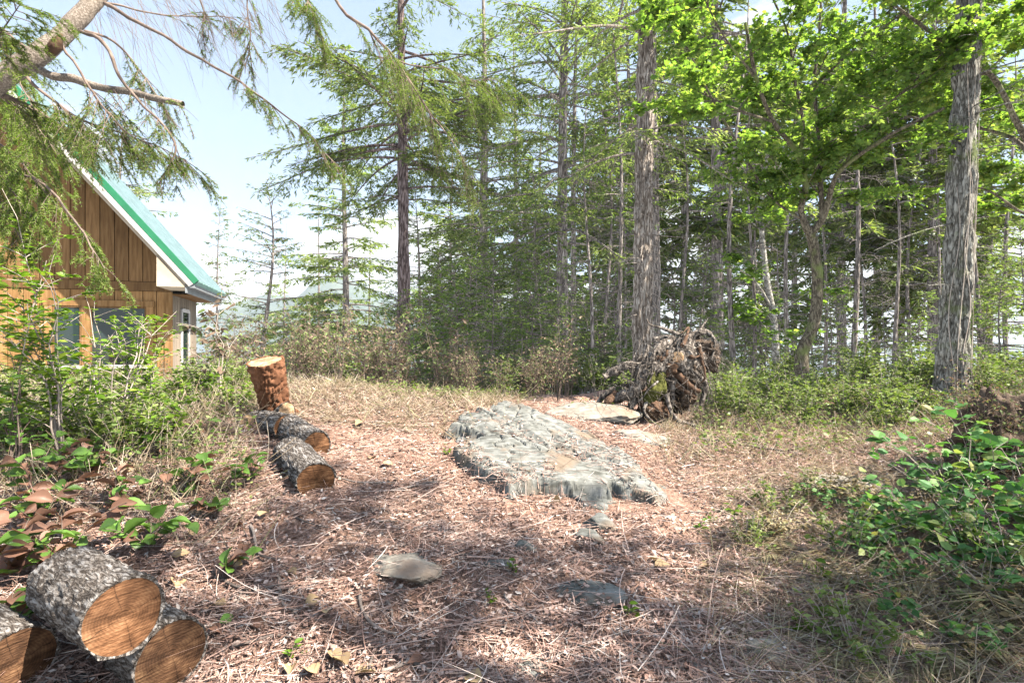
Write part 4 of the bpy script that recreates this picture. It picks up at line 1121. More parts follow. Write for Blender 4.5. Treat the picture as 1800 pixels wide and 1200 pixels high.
# stump
st0 = pix(466, 634, 5.55); st1 = gnd(490, 5.8) + [0, 0, -.1]
stump = make_log("tall red barked stump with a pale sawn top", st0, st1, .175, 12, endmat="cut_pale", cat="stump", name="stump", bark="stump_wood", bump=.45, taper=.72)
R = np.random.default_rng(3); rb = MB(); Ls = np.linalg.norm(st1 - st0)
t = np.linspace(0, 1, 10); B = 6; az = np.arange(B) / B * 6.283 + .3
P = np.stack([(.05 + .20 * t[None] ** 1.4) * np.cos(az)[:, None], (.05 + .20 * t[None] ** 1.4) * np.sin(az)[:, None], (Ls * (.45 + .58 * t))[None] + 0 * az[:, None]], -1)
tubes(rb, P, np.broadcast_to(.06 * (1 - .55 * t), (B, 10)), 9, bump=.3, bscale=(9, 9, 9))
lpart("root_flare", rb, M["stump_wood"], stump)

# ------------------------------------------------------------------ root wad
M["root"] = bark_mat("old_root", (.05, .04, .033), (.19, .155, .125), (.36, .31, .26), (9, 9, 5), .8, .02)
M["root_red"] = noise_mat("rotten_red_wood", [(.3, (.06, .035, .022)), (.7, (.17, .10, .062))], 7, 6, .9, .6, .03)
M["soil"] = noise_mat("root_soil", [(.3, (.05, .035, .025)), (.7, (.17, .12, .085))], 9, 8, .95, .8, .05)
M["moss"] = noise_mat("moss", [(.3, (.05, .05, .014)), (.7, (.14, .14, .035))], 30, 6, .95, .9, .02)
RWD = 7.1
def rw(px, py, dd=0.0): return pix(px, py, RWD + dd)
wad = thing("root_wad", "uprooted stump with a tangle of roots tipped up beside the clearing", "stump", gnd(1165, RWD))
def lump(mb, c, size, seed, amp=.3, rot=0.0, fr=2.0):
    v, f = ICO4; v = v * (1 + amp * fbm(v * fr + seed, 4, seed))[:, None] * np.array(size)
    ca, sa = math.cos(rot), math.sin(rot)
    v = v @ np.array([[ca, 0, sa], [0, 1, 0], [-sa, 0, ca]]).T
    mb.add(v + c, t=f)
q = MB(); lump(q, rw(1185, 640, .15), (.36, .26, .40), 3, .35, .5); part("root_crown", q, M["root"], wad, True)
q = MB(); lump(q, rw(1224, 612, .2), (.24, .2, .17), 4, .4); part("soil_clump", q, M["soil"], wad)
q = MB(); lump(q, rw(1250, 628, .1), (.10, .12, .20), 14, .45, 0, 3); part("soil_clump", q, M["soil"], wad)
q = MB(); lump(q, rw(1148, 682, -.15), (.15, .15, .27), 5, .35, .2); mo = part("mossy_root", q, M["moss"], wad); tag(mo, "moss covered root stub")
q = MB(); lump(q, rw(1150, 718, -.15), (.2, .14, .14), 6, .35); part("rotten_wood", q, M["root_red"], wad)
q = MB(); lump(q, rw(1172, 640, -.1), (.14, .1, .14), 7, .4); part("rotten_wood", q, M["root_red"], wad)
# pale sawn stub end
cs = MB(); tubes(cs, np.array([rw(1192, 632, .1), rw(1191, 628, -.16), rw(1190, 626, -.2)]), np.array([.10, .085, .075]), 14, bump=.08, cap=True); part("sawn_stub", cs, M["cut_pale"], wad)
def root(pts, ra, rb, seed, mat="root", parent=wad, sides=9):
    P = spline(np.array(pts), 30); Rr = np.random.default_rng(seed)
    P = P + .03 * np.stack([fbm(P * 3 + i * 7.7, 2, seed) for i in range(3)], -1)
    q = MB(); tubes(q, P, ra + (rb - ra) * np.linspace(0, 1, 30), sides, bump=.38, bscale=(14, 14, 14), seed=seed, cap=True)
    part("root", q, M[mat], parent)
root([rw(1185, 620), rw(1150, 650, -.1), rw(1110, 690, -.1), rw(1075, 705, 0)], .13, .06, 1)
root([rw(1190, 600, .1), rw(1155, 620, 0), rw(1125, 665, -.1), rw(1105, 720, -.1)], .10, .05, 2)
root([rw(1130, 660), rw(1105, 645, .1), rw(1080, 655, .1), rw(1062, 665, .1)], .085, .05, 3)
root([rw(1200, 590, .1), rw(1165, 580, .1), rw(1145, 575, .1), rw(1138, 562, .1)], .03, .01, 4)
root([rw(1200, 600), rw(1222, 588, .1), rw(1244, 586, .1), rw(1256, 604, 0), rw(1250, 632, 0)], .055, .012, 5)
root([rw(1230, 585), rw(1234, 570, .1), rw(1242, 560, .1)], .02, .006, 6)
root([rw(1200, 640), rw(1228, 660, -.1), rw(1240, 680, -.1), rw(1232, 710, -.1)], .06, .03, 7)
root([rw(1175, 655), rw(1200, 665, -.2), rw(1215, 680, -.2), rw(1230, 690, -.2)], .05, .03, 8, "root_red")
root([rw(1180, 670, -.1), rw(1205, 685, -.2), rw(1222, 700, -.2)], .04, .025, 9, "root_red")
root([rw(1085, 690), rw(1072, 705, -.1), rw(1065, 720, -.1)], .06, .03, 10, "root_red")
root([rw(1080, 680, .1), rw(1062, 695, .1), rw(1050, 712, .1)], .05, .03, 11)
root([rw(1170, 690, -.2), rw(1178, 715, -.25), rw(1190, 740, -.3), rw(1225, 752, -.35)], .04, .02, 12)
root([rw(1140, 700, -.2), rw(1130, 725, -.3), rw(1150, 745, -.35)], .03, .012, 13)
root([rw(1225, 600), rw(1232, 625, -.1), rw(1244, 640, -.1)], .025, .012, 14)
root([rw(1160, 600), rw(1150, 620, -.2), rw(1145, 650, -.25), rw(1140, 670, -.25)], .02, .01, 15)
Rq = np.random.default_rng(88)
for i_ in range(18):
    a_ = np.array([Rq.uniform(1130, 1235), Rq.uniform(600, 670)]); b_ = a_ + np.array([Rq.uniform(-70, 55), Rq.uniform(-25, 75)]); c_ = (a_ + b_) / 2 + Rq.normal(0, 14, 2)
    root([rw(*a_, Rq.uniform(-.2, .2)), rw(*c_, Rq.uniform(-.35, .1)), rw(*b_, Rq.uniform(-.4, .1))], Rq.uniform(.018, .045), .004, 40 + i_, "root" if i_ % 4 else "root_red", sides=7)
for i_, (px_, py_, dx_, dz_) in enumerate(((1150, 650, .2, .2), (1205, 660, .22, .26), (1125, 690, .2, .14), (1190, 700, .2, .16))):
    q = MB(); lump(q, rw(px_, py_, .15), (dx_, .2, dz_), 60 + i_, .45, .3, 3); part("soil_clump", q, M["soil"], wad)
R = np.random.default_rng(8); q = MB(); B = 330; t = np.linspace(0, 1, 7)
cx = R.uniform(1085, 1262, B); cy = 655 - 55 * np.clip((cx - 1085) / 110, 0, 1) + R.uniform(-25, 75, B)
O = np.array([pix(a, b_, RWD + R.uniform(-.3, .3)) for a, b_ in zip(cx, cy)])
D = nrm(R.normal(0, 1, (B, 3)) * np.array([1, .6, .6]) + np.array([.1, -.3, -.6])); ln = R.uniform(.12, .55, B)
P = O[:, None] + D[:, None] * (ln[:, None] * t)[..., None] + (R.normal(0, .12, (B, 3)) * ln[:, None])[:, None] * np.sin(t * 4)[None, :, None]
P[:, :, 2] -= (ln * .4)[:, None] * t ** 2
P[:, :, 2] = np.maximum(P[:, :, 2], H(P[:, :, 0], P[:, :, 1]) + .01)
tubes(q, P, R.uniform(.002, .007, B)[:, None] * (1 - .7 * t)[None], 4)
tag(part("rootlets", q, M["root"], wad), kind="stuff")
# dead rotten stump under the brambles at the picture edge
dk = gnd(1755, 4.9)
q = MB(); lump(q, dk + [0, 0, .30], (.34, .3, .42), 44, .45, 0, 2.6)
tag(link("rotten_stump", q.mesh("rotten_stump", M["soil"], dk), None, dk), "dark rotten stump smothered in brambles at the edge", "stump")

# ------------------------------------------------------------------ leaning tree over the corner, with needled boughs
lean_wood, lean_need, lean_twig = MB(), MB(), MB()
RL = np.random.default_rng(21)
lt = np.concatenate([[[-6.6, 3.0, .2]], [[-5.4, 3.0, 1.15]], [[-4.2, 3.0, 2.25]], PL((-70, 188, 3.0), (0, 138, 3.0), (60, 102, 3.02), (112, 60, 3.08), (168, -2, 3.15), (240, -90, 3.3), (340, -230, 3.6), (450, -380, 4.0), (600, -560, 4.6))])
LP = spline(lt, 150); lr = np.concatenate([np.linspace(.13, .060, 60), np.linspace(.060, .025, 90)])
tubes(lean_wood, LP, lr, 20, bump=.10, bscale=(9, 9, 9))
def wire(pts, ra, rb, n=30, mbx=None, sides=6, jit=.02):
    P = spline(np.asarray(pts, float), n)
    P = P + jit * np.stack([fbm(P * 4 + i * 5.1, 2, 4) for i in range(3)], -1)
    tubes(mbx if mbx is not None else lean_twig, P, ra + (rb - ra) * np.linspace(0, 1, n), sides, bump=.12, bscale=(20, 20, 20)); return P
def needles(P, R, need, per_m=260, nl=.022, nw=.0042):
    """needles on both sides of twigs P (B, n, 3)"""
    B, n, _ = P.shape
    ln = np.linalg.norm(np.diff(P, axis=1), axis=2).sum(1)
    c = np.maximum(3, (ln * per_m).astype(int)); bi = np.repeat(np.arange(B), c); N = len(bi)
    s = R.uniform(.02, 1, N); i = np.clip((s * (n - 1)).astype(int), 0, n - 2); f = (s * (n - 1) - i)[:, None]
    O = P[bi, i] * (1 - f) + P[bi, i + 1] * f; T = nrm(P[bi, i + 1] - P[bi, i])
    sd = nrm(np.cross(T, np.array([0, 0, 1.]) + R.normal(0, .35, (N, 3)))) * np.where(R.random(N) < .5, 1., -1.)[:, None]
    D = nrm(T * R.uniform(.3, 1.0, N)[:, None] + sd + R.normal(0, .25, (N, 3)))
    stamp(need, NEE_V, None, NEE_T, O, frames(D, nrm(np.array([0, 0, 1.]) + R.normal(0, .6, (N, 3)))), nl * R.uniform(.7, 1.3, N), 0, nw)
def bough(path, R, wood, need, n_side=16, side_len=.35, sub=5, droop=.5, per_m=260, nl=.022, nw=.0042, start=.25, bare=0.0):
    """side twigs and sub twigs along a branch path (n, 3)"""
    n = len(path); f = R.uniform(start, 1, n_side); i = np.clip((f * (n - 1)).astype(int), 0, n - 2)
    O = path[i]; T = nrm(path[i + 1] - path[i])
    sd = nrm(np.cross(T, np.array([0, 0, 1.]))) * np.where(R.random(n_side) < .5, 1., -1.)[:, None]
    D = nrm(T * .8 + sd * R.uniform(.3, 1.0, n_side)[:, None] + np.stack([0 * f, 0 * f, R.uniform(-.7, .1, n_side)], -1))
    ln = side_len * R.uniform(.5, 1.25, n_side) * (1.2 - .6 * f); t = np.linspace(0, 1, 7)
    P = O[:, None] + D[:, None] * (ln[:, None] * t)[..., None]; P[:, :, 2] -= (ln * droop * R.uniform(.3, 1.2, n_side))[:, None] * t ** 2
    tubes(wood, P, (.0028 * (1 - .65 * t))[None] * np.ones((n_side, 1)), 4)
    B = n_side * sub; bi = np.repeat(np.arange(n_side), sub); s = R.uniform(.25, 1, B); i = np.clip((s * 6).astype(int), 0, 5)
    O2 = P[bi, i]; T2 = nrm(P[bi, i + 1] - P[bi, i]); sd2 = nrm(np.cross(T2, np.array([0, 0, 1.]))) * np.where(R.random(B) < .5, 1., -1.)[:, None]
    D2 = nrm(T2 + sd2 * R.uniform(.3, 1., B)[:, None] + np.stack([0 * s, 0 * s, R.uniform(-.6, .15, B)], -1)); l2 = ln[bi] * R.uniform(.18, .5, B)
    t2 = np.linspace(0, 1, 5); P2 = O2[:, None] + D2[:, None] * (l2[:, None] * t2)[..., None]; P2[:, :, 2] -= (l2 * .3)[:, None] * t2 ** 2
    tubes(wood, P2, (.0017 * (1 - .5 * t2))[None] * np.ones((B, 1)), 3)
    keep = R.random(B) >= bare
    if keep.any(): needles(P2[keep], R, need, per_m, nl, nw)
    if bare < 1:
        k2 = R.random(n_side) >= bare
        if k2.any(): needles(P[k2][:, 2:], R, need, per_m * .8, nl, nw)
# limbs one can follow
b1 = wire(PL((72, 124, 3.02), (150, 148, 2.98), (235, 165, 2.95), (322, 183, 2.92)), .024, .017, sides=10, mbx=lean_wood)
b2 = wire(PL((178, 6, 3.15), (270, 55, 3.1), (350, 103, 3.1), (430, 152, 3.1), (510, 208, 3.1), (595, 292, 3.15)), .012, .003)
b3 = wire(PL((140, 54, 3.1), (178, 75, 3.0), (196, 115, 2.95), (215, 150, 2.9), (262, 192, 2.85), (303, 240, 2.8), (302, 280, 2.8), (278, 330, 2.8)), .012, .004)
b4 = wire(PL((145, 52, 3.1), (195, 72, 3.2), (235, 110, 3.3), (262, 150, 3.3), (300, 215, 3.35)), .008, .002)
b5 = wire(PL((182, 6, 3.15), (270, 27, 3.3), (390, 33, 3.6), (420, 34, 3.7)), .006, .002)
b6 = wire(PL((44, 134, 3.0), (110, 190, 3.0), (180, 225, 3.05), (260, 250, 3.1)), .010, .003)
b7 = wire(PL((-30, 160, 3.0), (30, 180, 3.1), (80, 205, 3.15), (135, 235, 3.2)), .017, .010)
b9 = wire(PL((100, 70, 3.05), (140, 130, 2.9), (190, 200, 2.85), (250, 245, 2.85), (330, 275, 2.9)), .008, .002)
b10 = wire(PL((370, -260, 3.7), (420, -100, 3.5), (440, 60, 3.4), (430, 130, 3.4)), .008, .002)
b11 = wire(PL((400, -300, 3.8), (480, -100, 3.7), (540, 0, 3.6), (570, 80, 3.6)), .010, .002)
b12 = wire(PL((300, -200, 3.5), (330, -60, 3.3), (360, 20, 3.3), (345, 80, 3.3)), .006, .0015)
b8 = wire(PL((520, -460, 4.3), (560, -100, 4.2), (600, 15, 4.2), (650, 55, 4.2), (700, 108, 4.2), (738, 178, 4.2), (785, 235, 4.25), (835, 320, 4.3)), .017, .004)
b13 = wire(PL((702, 108, 4.2), (770, 120, 4.3), (830, 145, 4.4), (880, 142, 4.5)), .007, .002)
b14 = wire(PL((60, 100, 3.02), (20, 60, 3.1), (-20, 30, 3.2)), .008, .002)
b15 = wire(PL((20, 125, 3.0), (0, 60, 2.8), (40, 10, 2.7)), .006, .002)
for pth, ns, sl, st, br in ((b2, 22, .26, .55, .25), (b4, 16, .3, .35, .2), (b6, 28, .36, .2, .1), (b9, 26, .34, .3, .15), (b5, 10, .25, .4, .6), (b3, 14, .25, .6, .2),
                            (b10, 20, .25, .4, .55), (b11, 30, .36, .4, .15), (b12, 8, .25, .4, .8), (b14, 34, .34, .1, .0), (b15, 30, .36, .1, .0), (b7, 30, .35, .1, .05)):
    bough(pth, RL, lean_twig, lean_need, ns, sl, 8, .25, bare=br, start=st, per_m=300)
bough(b8, RL, lean_twig, lean_need, 50, .6, 7, .5, bare=.45, start=.35, nl=.026, nw=.0045)
bough(b13, RL, lean_twig, lean_need, 30, .5, 7, .9, bare=.2, start=.2, nl=.026, nw=.0045)
bough(b1, RL, lean_twig, lean_need, 10, .3, 5, .9, bare=.8, start=.2)
# hair-fine hanging twigs
B = 150; s = RL.uniform(0, 1, B)
O = np.stack([pix(150 + 330 * a, -30 + 60 * c, 3.1 + .5 * e) for a, c, e in zip(s, RL.random(B), RL.random(B))])
D = nrm(np.stack([RL.uniform(.1, .8, B), RL.normal(0, .2, B), RL.uniform(-1.2, -.5, B)], -1)); ln = RL.uniform(.15, .7, B); t = np.linspace(0, 1, 8)
P = O[:, None] + D[:, None] * (ln[:, None] * t)[..., None] + (RL.normal(0, .09, (B, 3)) * ln[:, None])[:, None] * (t ** 2)[None, :, None]
tubes(lean_twig, P, (.0014 * (1 - .6 * t))[None] * np.ones((B, 1)), 3)
lean = thing("leaning_fir", "leaning fir trunk with bare twigs and boughs hanging into the top corner", "tree", (-6.6, 3.0, float(H(-6.6, 3.0))))
part("trunk", lean_wood, M["bark_lean"], lean); part("twigs", lean_twig, M["twig"], lean)["kind"] = "stuff"
part("crown", lean_need, M["fir_lit"], lean, False)
# broken red stub collar
q = MB(); tubes(q, PL((88, 92, 2.98), (98, 78, 2.94), (108, 60, 2.95)), np.array([.028, .034, .008]), 9, bump=.3, bscale=(25, 25, 25), cap=True)
tag(part("torn_limb_scar", q, M["root_red"], lean), "red torn limb scar")

# drooping boughs in front of the cabin gable
fir2 = thing("drooping_fir", "fir outside the edge with sunlit drooping boughs before the cabin gable", "tree", (-7.6, 5.6, float(H(-7.6, 5.6))))
fw, fn, ft_ = MB(), MB(), MB()
tp = spline(np.array([[-7.6, 5.6, .4], [-7.55, 5.6, 3], [-7.5, 5.6, 6], [-7.5, 5.6, 9]]), 40)
tubes(fw, tp, np.linspace(.2, .08, 40), 14, bump=.15)
RL = np.random.default_rng(23)
for (z0, pts, ns) in ((5.0, ((-60, 150, 5.2), (40, 190, 4.9), (100, 270, 4.7)), 40), (4.6, ((-80, 220, 5.2), (10, 260, 4.9), (80, 340, 4.7)), 44), (4.3, ((-90, 280, 5.2), (-10, 300, 4.9), (55, 380, 4.7)), 44),
                      (4.0, ((-90, 330, 5.2), (-10, 350, 4.9), (40, 430, 4.8)), 36), (5.4, ((-60, 60, 5.3), (20, 120, 5.1), (60, 200, 5)), 34), (4.4, ((-40, 290, 5.0), (70, 320, 4.7), (150, 420, 4.5), (185, 470, 4.5)), 20)):
    bp_ = np.concatenate([[[-7.5, 5.6, z0]], PL(*pts)])
    P = wire(bp_, .02, .003, 30, ft_)
    bough(P, RL, ft_, fn, ns, .5, 6, .7, per_m=260, nl=.028, nw=.008, start=.35, bare=.12)
part("trunk", fw, M["bark_fir"], fir2); part("twigs", ft_, M["twig"], fir2)["kind"] = "stuff"; part("crown", fn, M["fir_lit"], fir2, False)

# ------------------------------------------------------------------ shrubs
def shrub_meshes(seed, h, spread, stems, leaves, leaf_len, mats, template="ov", twigs=3, lean=(0, 0), ratio=.9, leaf_up=.5, hang=.0, stem_r=.006):
    R = np.random.default_rng(seed); w, lf = MB(), MB()
    az = R.uniform(0, 6.283, stems); t = np.linspace(0, 1, 9); hh = h * R.uniform(.55, 1.05, stems)
    r0 = R.uniform(0, .25, stems) * spread
    out = spread * R.uniform(.2, 1, stems)
    P = np.stack([(r0[:, None] + out[:, None] * t ** 1.6) * np.cos(az)[:, None] + lean[0] * t ** 2, (r0[:, None] + out[:, None] * t ** 1.6) * np.sin(az)[:, None] + lean[1] * t ** 2, hh[:, None] * (t - .12 * t ** 3) - .05 * (1 - t)], -1)
    P = P + .05 * h * np.stack([fbm(P * 3 + 9 * i + seed, 2, seed) for i in range(3)], -1) * t[None, :, None]
    tubes(w, P, stem_r * (1 - .75 * t)[None] * R.uniform(.6, 1.2, (stems, 1)), 5)
    B = stems * twigs; bi = np.repeat(np.arange(stems), twigs); s = R.uniform(.25, .98, B); i = np.clip((s * 8).astype(int), 0, 7)
    O = P[bi, i]; T = nrm(P[bi, i + 1] - P[bi, i]); a2 = R.uniform(0, 6.283, B)
    D = nrm(T * .6 + np.stack([np.cos(a2), np.sin(a2), R.uniform(-.1, .5, B)], -1)); ln = h * .35 * R.uniform(.4, 1.1, B) * (1.2 - .6 * s); t2 = np.linspace(0, 1, 6)
    P2 = O[:, None] + D[:, None] * (ln[:, None] * t2)[..., None]; P2[:, :, 2] -= (ln * .2)[:, None] * t2 ** 2
    tubes(w, P2, stem_r * .45 * (1 - .7 * t2)[None] * np.ones((B, 1)), 3)
    # leaves: two thirds on the twigs, a third on the upper stems
    n1 = int(leaves * .7); n2 = leaves - n1
    ti = R.integers(0, B, n1); s = R.uniform(.1, 1, n1); i = np.clip((s * 5).astype(int), 0, 4); f = (s * 5 - i)[:, None]
    Oa = P2[ti, i] * (1 - f) + P2[ti, i + 1] * f; Ta = nrm(P2[ti, i + 1] - P2[ti, i])
    ti = R.integers(0, stems, n2); s = R.uniform(.3, 1, n2); i = np.clip((s * 8).astype(int), 0, 7); f = (s * 8 - i)[:, None]
    Ob = P[ti, i] * (1 - f) + P[ti, i + 1] * f; Tb = nrm(P[ti, i + 1] - P[ti, i])
    O = np.concatenate([Oa, Ob]); T = np.concatenate([Ta, Tb]); N = len(O)
    a3 = R.uniform(0, 6.283, N)
    D = nrm(T * .35 + np.stack([np.cos(a3), np.sin(a3), R.uniform(-.35, .3, N) - hang], -1))
    up = nrm(np.array([0, 0, 1.]) + R.normal(0, leaf_up, (N, 3)))
    S_ = leaf_len * R.uniform(.55, 1.25, N)
    if template == "ov": stamp(lf, OV_V, OV_Q, OV_T, O, frames(D, up), S_, 0, S_ * ratio)
    elif template == "ma": stamp(lf, MA_V, None, MA_T, O, frames(D, up), S_, 0, S_ * ratio)
    else: stamp(lf, DIA_V, DIA_Q, None, O, frames(D, up), S_, 0, S_ * ratio)
    return w.mesh("stems", mats[0]), lf.mesh("foliage", mats[1], smooth=False)
SN = ("stems", "foliage")
# dead brown thicket at the back of the clearing
protoD = [shrub_meshes(100 + i, 1.35 + .2 * i, .5, 13, 520, .075, (M["twig"], M["dead_leaf"]), "dia", 5, ratio=.34, leaf_up=1.0, hang=.8) for i in range(4)]
R = np.random.default_rng(31)
for i in range(46):
    px = R.uniform(395, 1010); d = R.uniform(7.7, 10.5); s = R.uniform(.75, 1.2) * (1.0 if px < 780 else .68)
    plant_tree("dead_shrub", "dry brown shrub of the dead thicket behind the clearing", "shrub", gnd(px, d), protoD[i % 4], R.uniform(0, 6.28), s, "dry brown shrubs behind the clearing", SN)
for i in range(9):
    px = R.uniform(290, 420); d = R.uniform(6.8, 8.2)
    plant_tree("dead_shrub", "pale dried bracken clump below the cabin corner", "shrub", gnd(px, d), protoD[i % 4], R.uniform(0, 6.28), R.uniform(.4, .62), "dried clumps below the cabin corner", SN)
# green shrubs in front of the wood
protoG = [shrub_meshes(120 + i, .95 + .12 * i, .5, 13, 780, .072, (M["twig_pale"], M["shrub"]), "ov" if i % 2 else "dia", 5, ratio=.5 if i % 2 == 0 else .85, leaf_up=.6) for i in range(4)]
for i in range(64):
    px = R.uniform(1235, 1830); d = R.uniform(6.4, 11.5); s = R.uniform(.55, 1.0) * (.8 if d < 7.4 else 1)
    if px < 1300 and d < 7.3: d += 1.2
    plant_tree("green_shrub", "leafy green shrub in the undergrowth below the wood", "shrub", gnd(px, d), protoG[i % 4], R.uniform(0, 6.28), s, "green shrubs below the wood", SN)
for i in range(26):
    px = R.uniform(560, 1180); d = R.uniform(8.4, 12.5)
    plant_tree("green_shrub", "leafy green shrub half hidden behind the dead thicket", "shrub", gnd(px, d), protoG[i % 4], R.uniform(0, 6.28), R.uniform(.6, 1.2), "green shrubs behind the dead thicket", SN)
# left undergrowth
protoU = [shrub_meshes(140 + i, .62 + .08 * i, .45, 12, 520, .07, (M["twig_pale"], M["huckle"] if i < 2 else M["shrub"]), "ov", 4, ratio=.8, leaf_up=.5) for i in range(4)]
for i in range(72):
    px = R.uniform(-40, 425); d = R.uniform(4.4, 8.6)
    if px > 330 and d < 5.8: continue
    plant_tree("low_shrub", "low leafy shrub in the sunny tangle before the cabin", "shrub", gnd(px, d), protoU[i % 4], R.uniform(0, 6.28), R.uniform(.5, .95), "low shrubs before the cabin", SN)
# tall huckleberry before the window
plant_tree("huckleberry_bush", "tall upright bush of oval green leaves before the cabin window", "shrub", gnd(118, 4.5), shrub_meshes(160, 2.5, .5, 10, 1300, .08, (M["twig_pale"], M["huckle"]), "ov", 7, ratio=.85, leaf_up=.35, stem_r=.010), 1.2, 1, None, SN)
plant_tree("huckleberry_bush", "thin pale stemmed bush with small leaves by the window corner", "shrub", gnd(205, 5.0), shrub_meshes(161, 1.75, .5, 6, 320, .06, (M["twig_pale"], M["huckle"]), "ov", 7, ratio=.85, leaf_up=.35, stem_r=.009, lean=(.25, 0)), .4, 1, None, SN)
plant_tree("huckleberry_bush", "leafy bush screening the lower half of the wide window pane", "shrub", gnd(238, 5.6), shrub_meshes(165, 1.45, .5, 10, 900, .07, (M["twig_pale"], M["huckle"]), "ov", 7, ratio=.85, leaf_up=.4, stem_r=.008), 2.0, 1, None, SN)
plant_tree("huckleberry_bush", "dark leaved bush leaning in at the picture edge", "shrub", gnd(20, 4.1), shrub_meshes(162, 1.45, .35, 6, 260, .08, (M["twig"], M["salal_g"]), "ov", 6, ratio=.85, leaf_up=.35, stem_r=.009), 2.4, 1, None, SN)
plant_tree("sapling", "spindly sapling with wilted reddish leaves at the cabin corner", "sapling", gnd(388, 6.1), shrub_meshes(163, 1.75, .10, 3, 150, .10, (M["twig_pale"], M["dead_leaf"]), "ov", 6, ratio=.7, leaf_up=.6, hang=.7, stem_r=.011), 0, 1, None, SN)
plant_tree("sapling", "bare young stem standing in front of the rock", "sapling", gnd(912, 4.25), shrub_meshes(164, .85, .05, 1, 6, .03, (M["twig"], M["dead_leaf"]), "ov", 2, stem_r=.004), 0, 1, None, SN)
# brambles at the edge
protoB = [shrub_meshes(170 + i, .62 + .1 * i, .75, 9, 105, .115, (M["twig_pale"], M["bramble"]), "ov", 4, ratio=1.05, leaf_up=.65, stem_r=.006) for i in range(3)]
for i, (px, d, s) in enumerate([(1590, 4.0, .7), (1640, 3.9, .8), (1700, 4.2, .95), (1760, 4.0, 1.0), (1810, 3.6, .9), (1690, 3.65, .7), (1770, 3.4, .75), (1830, 4.4, 1.1), (1740, 4.6, 1.1), (1560, 3.75, .5), (1660, 4.5, .85), (1500, 3.6, .45), (1620, 3.3, .55), (1720, 3.1, .6), (1800, 3.0, .7), (1540, 4.2, .5), (1480, 4.4, .45), (1580, 2.9, .4), (1660, 2.75, .4)]):
    plant_tree("bramble", "arching broad leaved bramble by the rotten stump", "shrub", gnd(px, d), protoB[i % 3], R.uniform(0, 6.28), s, "brambles by the rotten stump", SN)
for i, (px, d) in enumerate([(1720, 4.75), (1765, 4.6), (1690, 5.2), (1800, 5.0)]):
    plant_tree("dead_shrub", "reddish dried bracken draped over the rotten stump", "shrub", gnd(px, d) + [0, 0, .25], protoD[i % 4], i * 1.3, .5, "dried bracken over the rotten stump", SN)
def fern_meshes(seed, n, L, mats):
    R = np.random.default_rng(seed); w, lf = MB(), MB()
    for k_ in range(n):
        az = R.uniform(0, 6.283); l_ = L * R.uniform(.6, 1.1); t = np.linspace(0, 1, 12); up = R.uniform(.4, .9)
        P = np.stack([l_ * np.cos(az) * t * .85, l_ * np.sin(az) * t * .85, l_ * (up * t - (up + .12) * t ** 2) + .03], -1)
        tubes(w, P, .0035 * (1 - .7 * t), 4)
        m_ = 34; s = np.linspace(.12, .98, m_); i = np.clip((s * 11).astype(int), 0, 10); f = (s * 11 - i)[:, None]
        O = P[i] * (1 - f) + P[i + 1] * f; T = nrm(P[i + 1] - P[i]); sd = nrm(np.cross(T, np.array([0, 0, 1.])))
        wl_ = l_ * .24 * np.sin(np.clip(s * 1.15, 0, 1) * 2.6) + .012
        for sg in (-1, 1):
            D = nrm(T * .35 + sd * sg + np.array([0, 0, -.35]) + R.normal(0, .15, (m_, 3)))
            stamp(lf, DIA_V, DIA_Q, None, O, frames(D, nrm(np.array([0, 0, 1.]) + R.normal(0, .3, (m_, 3)))), wl_ * R.uniform(.7, 1.1, m_), 0, .016)
    return w.mesh("stems", mats[0]), lf.mesh("foliage", mats[1], smooth=False)
M["dry_fern"] = leaf_mat("dried_fern", [(0, (.20, .15, .07)), (.5, (.32, .25, .13)), (.8, (.42, .35, .20)), (1, (.16, .22, .06))], .3, .7, .2, tint=(1.1, 1, .7))
protoFe = [fern_meshes(190 + i, 9, .55 + .08 * i, (M["twig"], M["dry_fern"])) for i in range(3)]
for i, (px, d, s_) in enumerate([(1760, 2.75, .9), (1640, 2.7, .8), (1700, 3.1, .9), (1560, 3.1, .8), (1800, 3.2, 1.0), (1500, 3.4, .7), (1450, 2.75, .7), (1620, 3.3, .8), (1850, 2.9, 1.0), (1540, 2.55, .7), (1720, 2.5, .8), (1380, 3.6, .6)]):
    plant_tree("dry_fern", "flattened dried fern on the shaded near slope", "fern", gnd(px, d), protoFe[i % 3], R.uniform(0, 6.28), s_, "dried ferns on the near slope", SN)
protoT = [shrub_meshes(220 + i, .42, .42, 14, 420, .055, (M["twig_pale"], M["dry_fern"] if i != 1 else M["shrub"]), "dia" if i else "ov", 4, ratio=.5, leaf_up=.8) for i in range(3)]
for i in range(30):
    px = R.uniform(1290, 1830); d = R.uniform(2.6, 4.9)
    if px < 1450 and d < 3.0: continue
    plant_tree("dry_brush", "dry brushy tangle on the near slope", "shrub", gnd(px, d), protoT[i % 3], R.uniform(0, 6.28), R.uniform(.45, .95), "dry brush on the near slope", SN)
# single green sprouts in the litter
protoSp = shrub_meshes(180, .16, .06, 3, 14, .05, (M["twig"], M["huckle"]), "ov", 2, ratio=.8, stem_r=.003)
for i, (px, py_d) in enumerate([(868, 3.15), (895, 3.4), (1225, 4.0), (1250, 4.2), (1300, 4.3), (1420, 2.9), (1440, 3.4), (1100, 3.0), (505, 2.7), (1385, 4.6), (790, 5.2)]):
    plant_tree("green_sprout", "small green sprout coming up through the litter", "sprout", gnd(px, py_d), protoSp, i * 1.1, 1.0 if i not in (4, 5, 6) else 1.6, "green sprouts in the litter", SN)

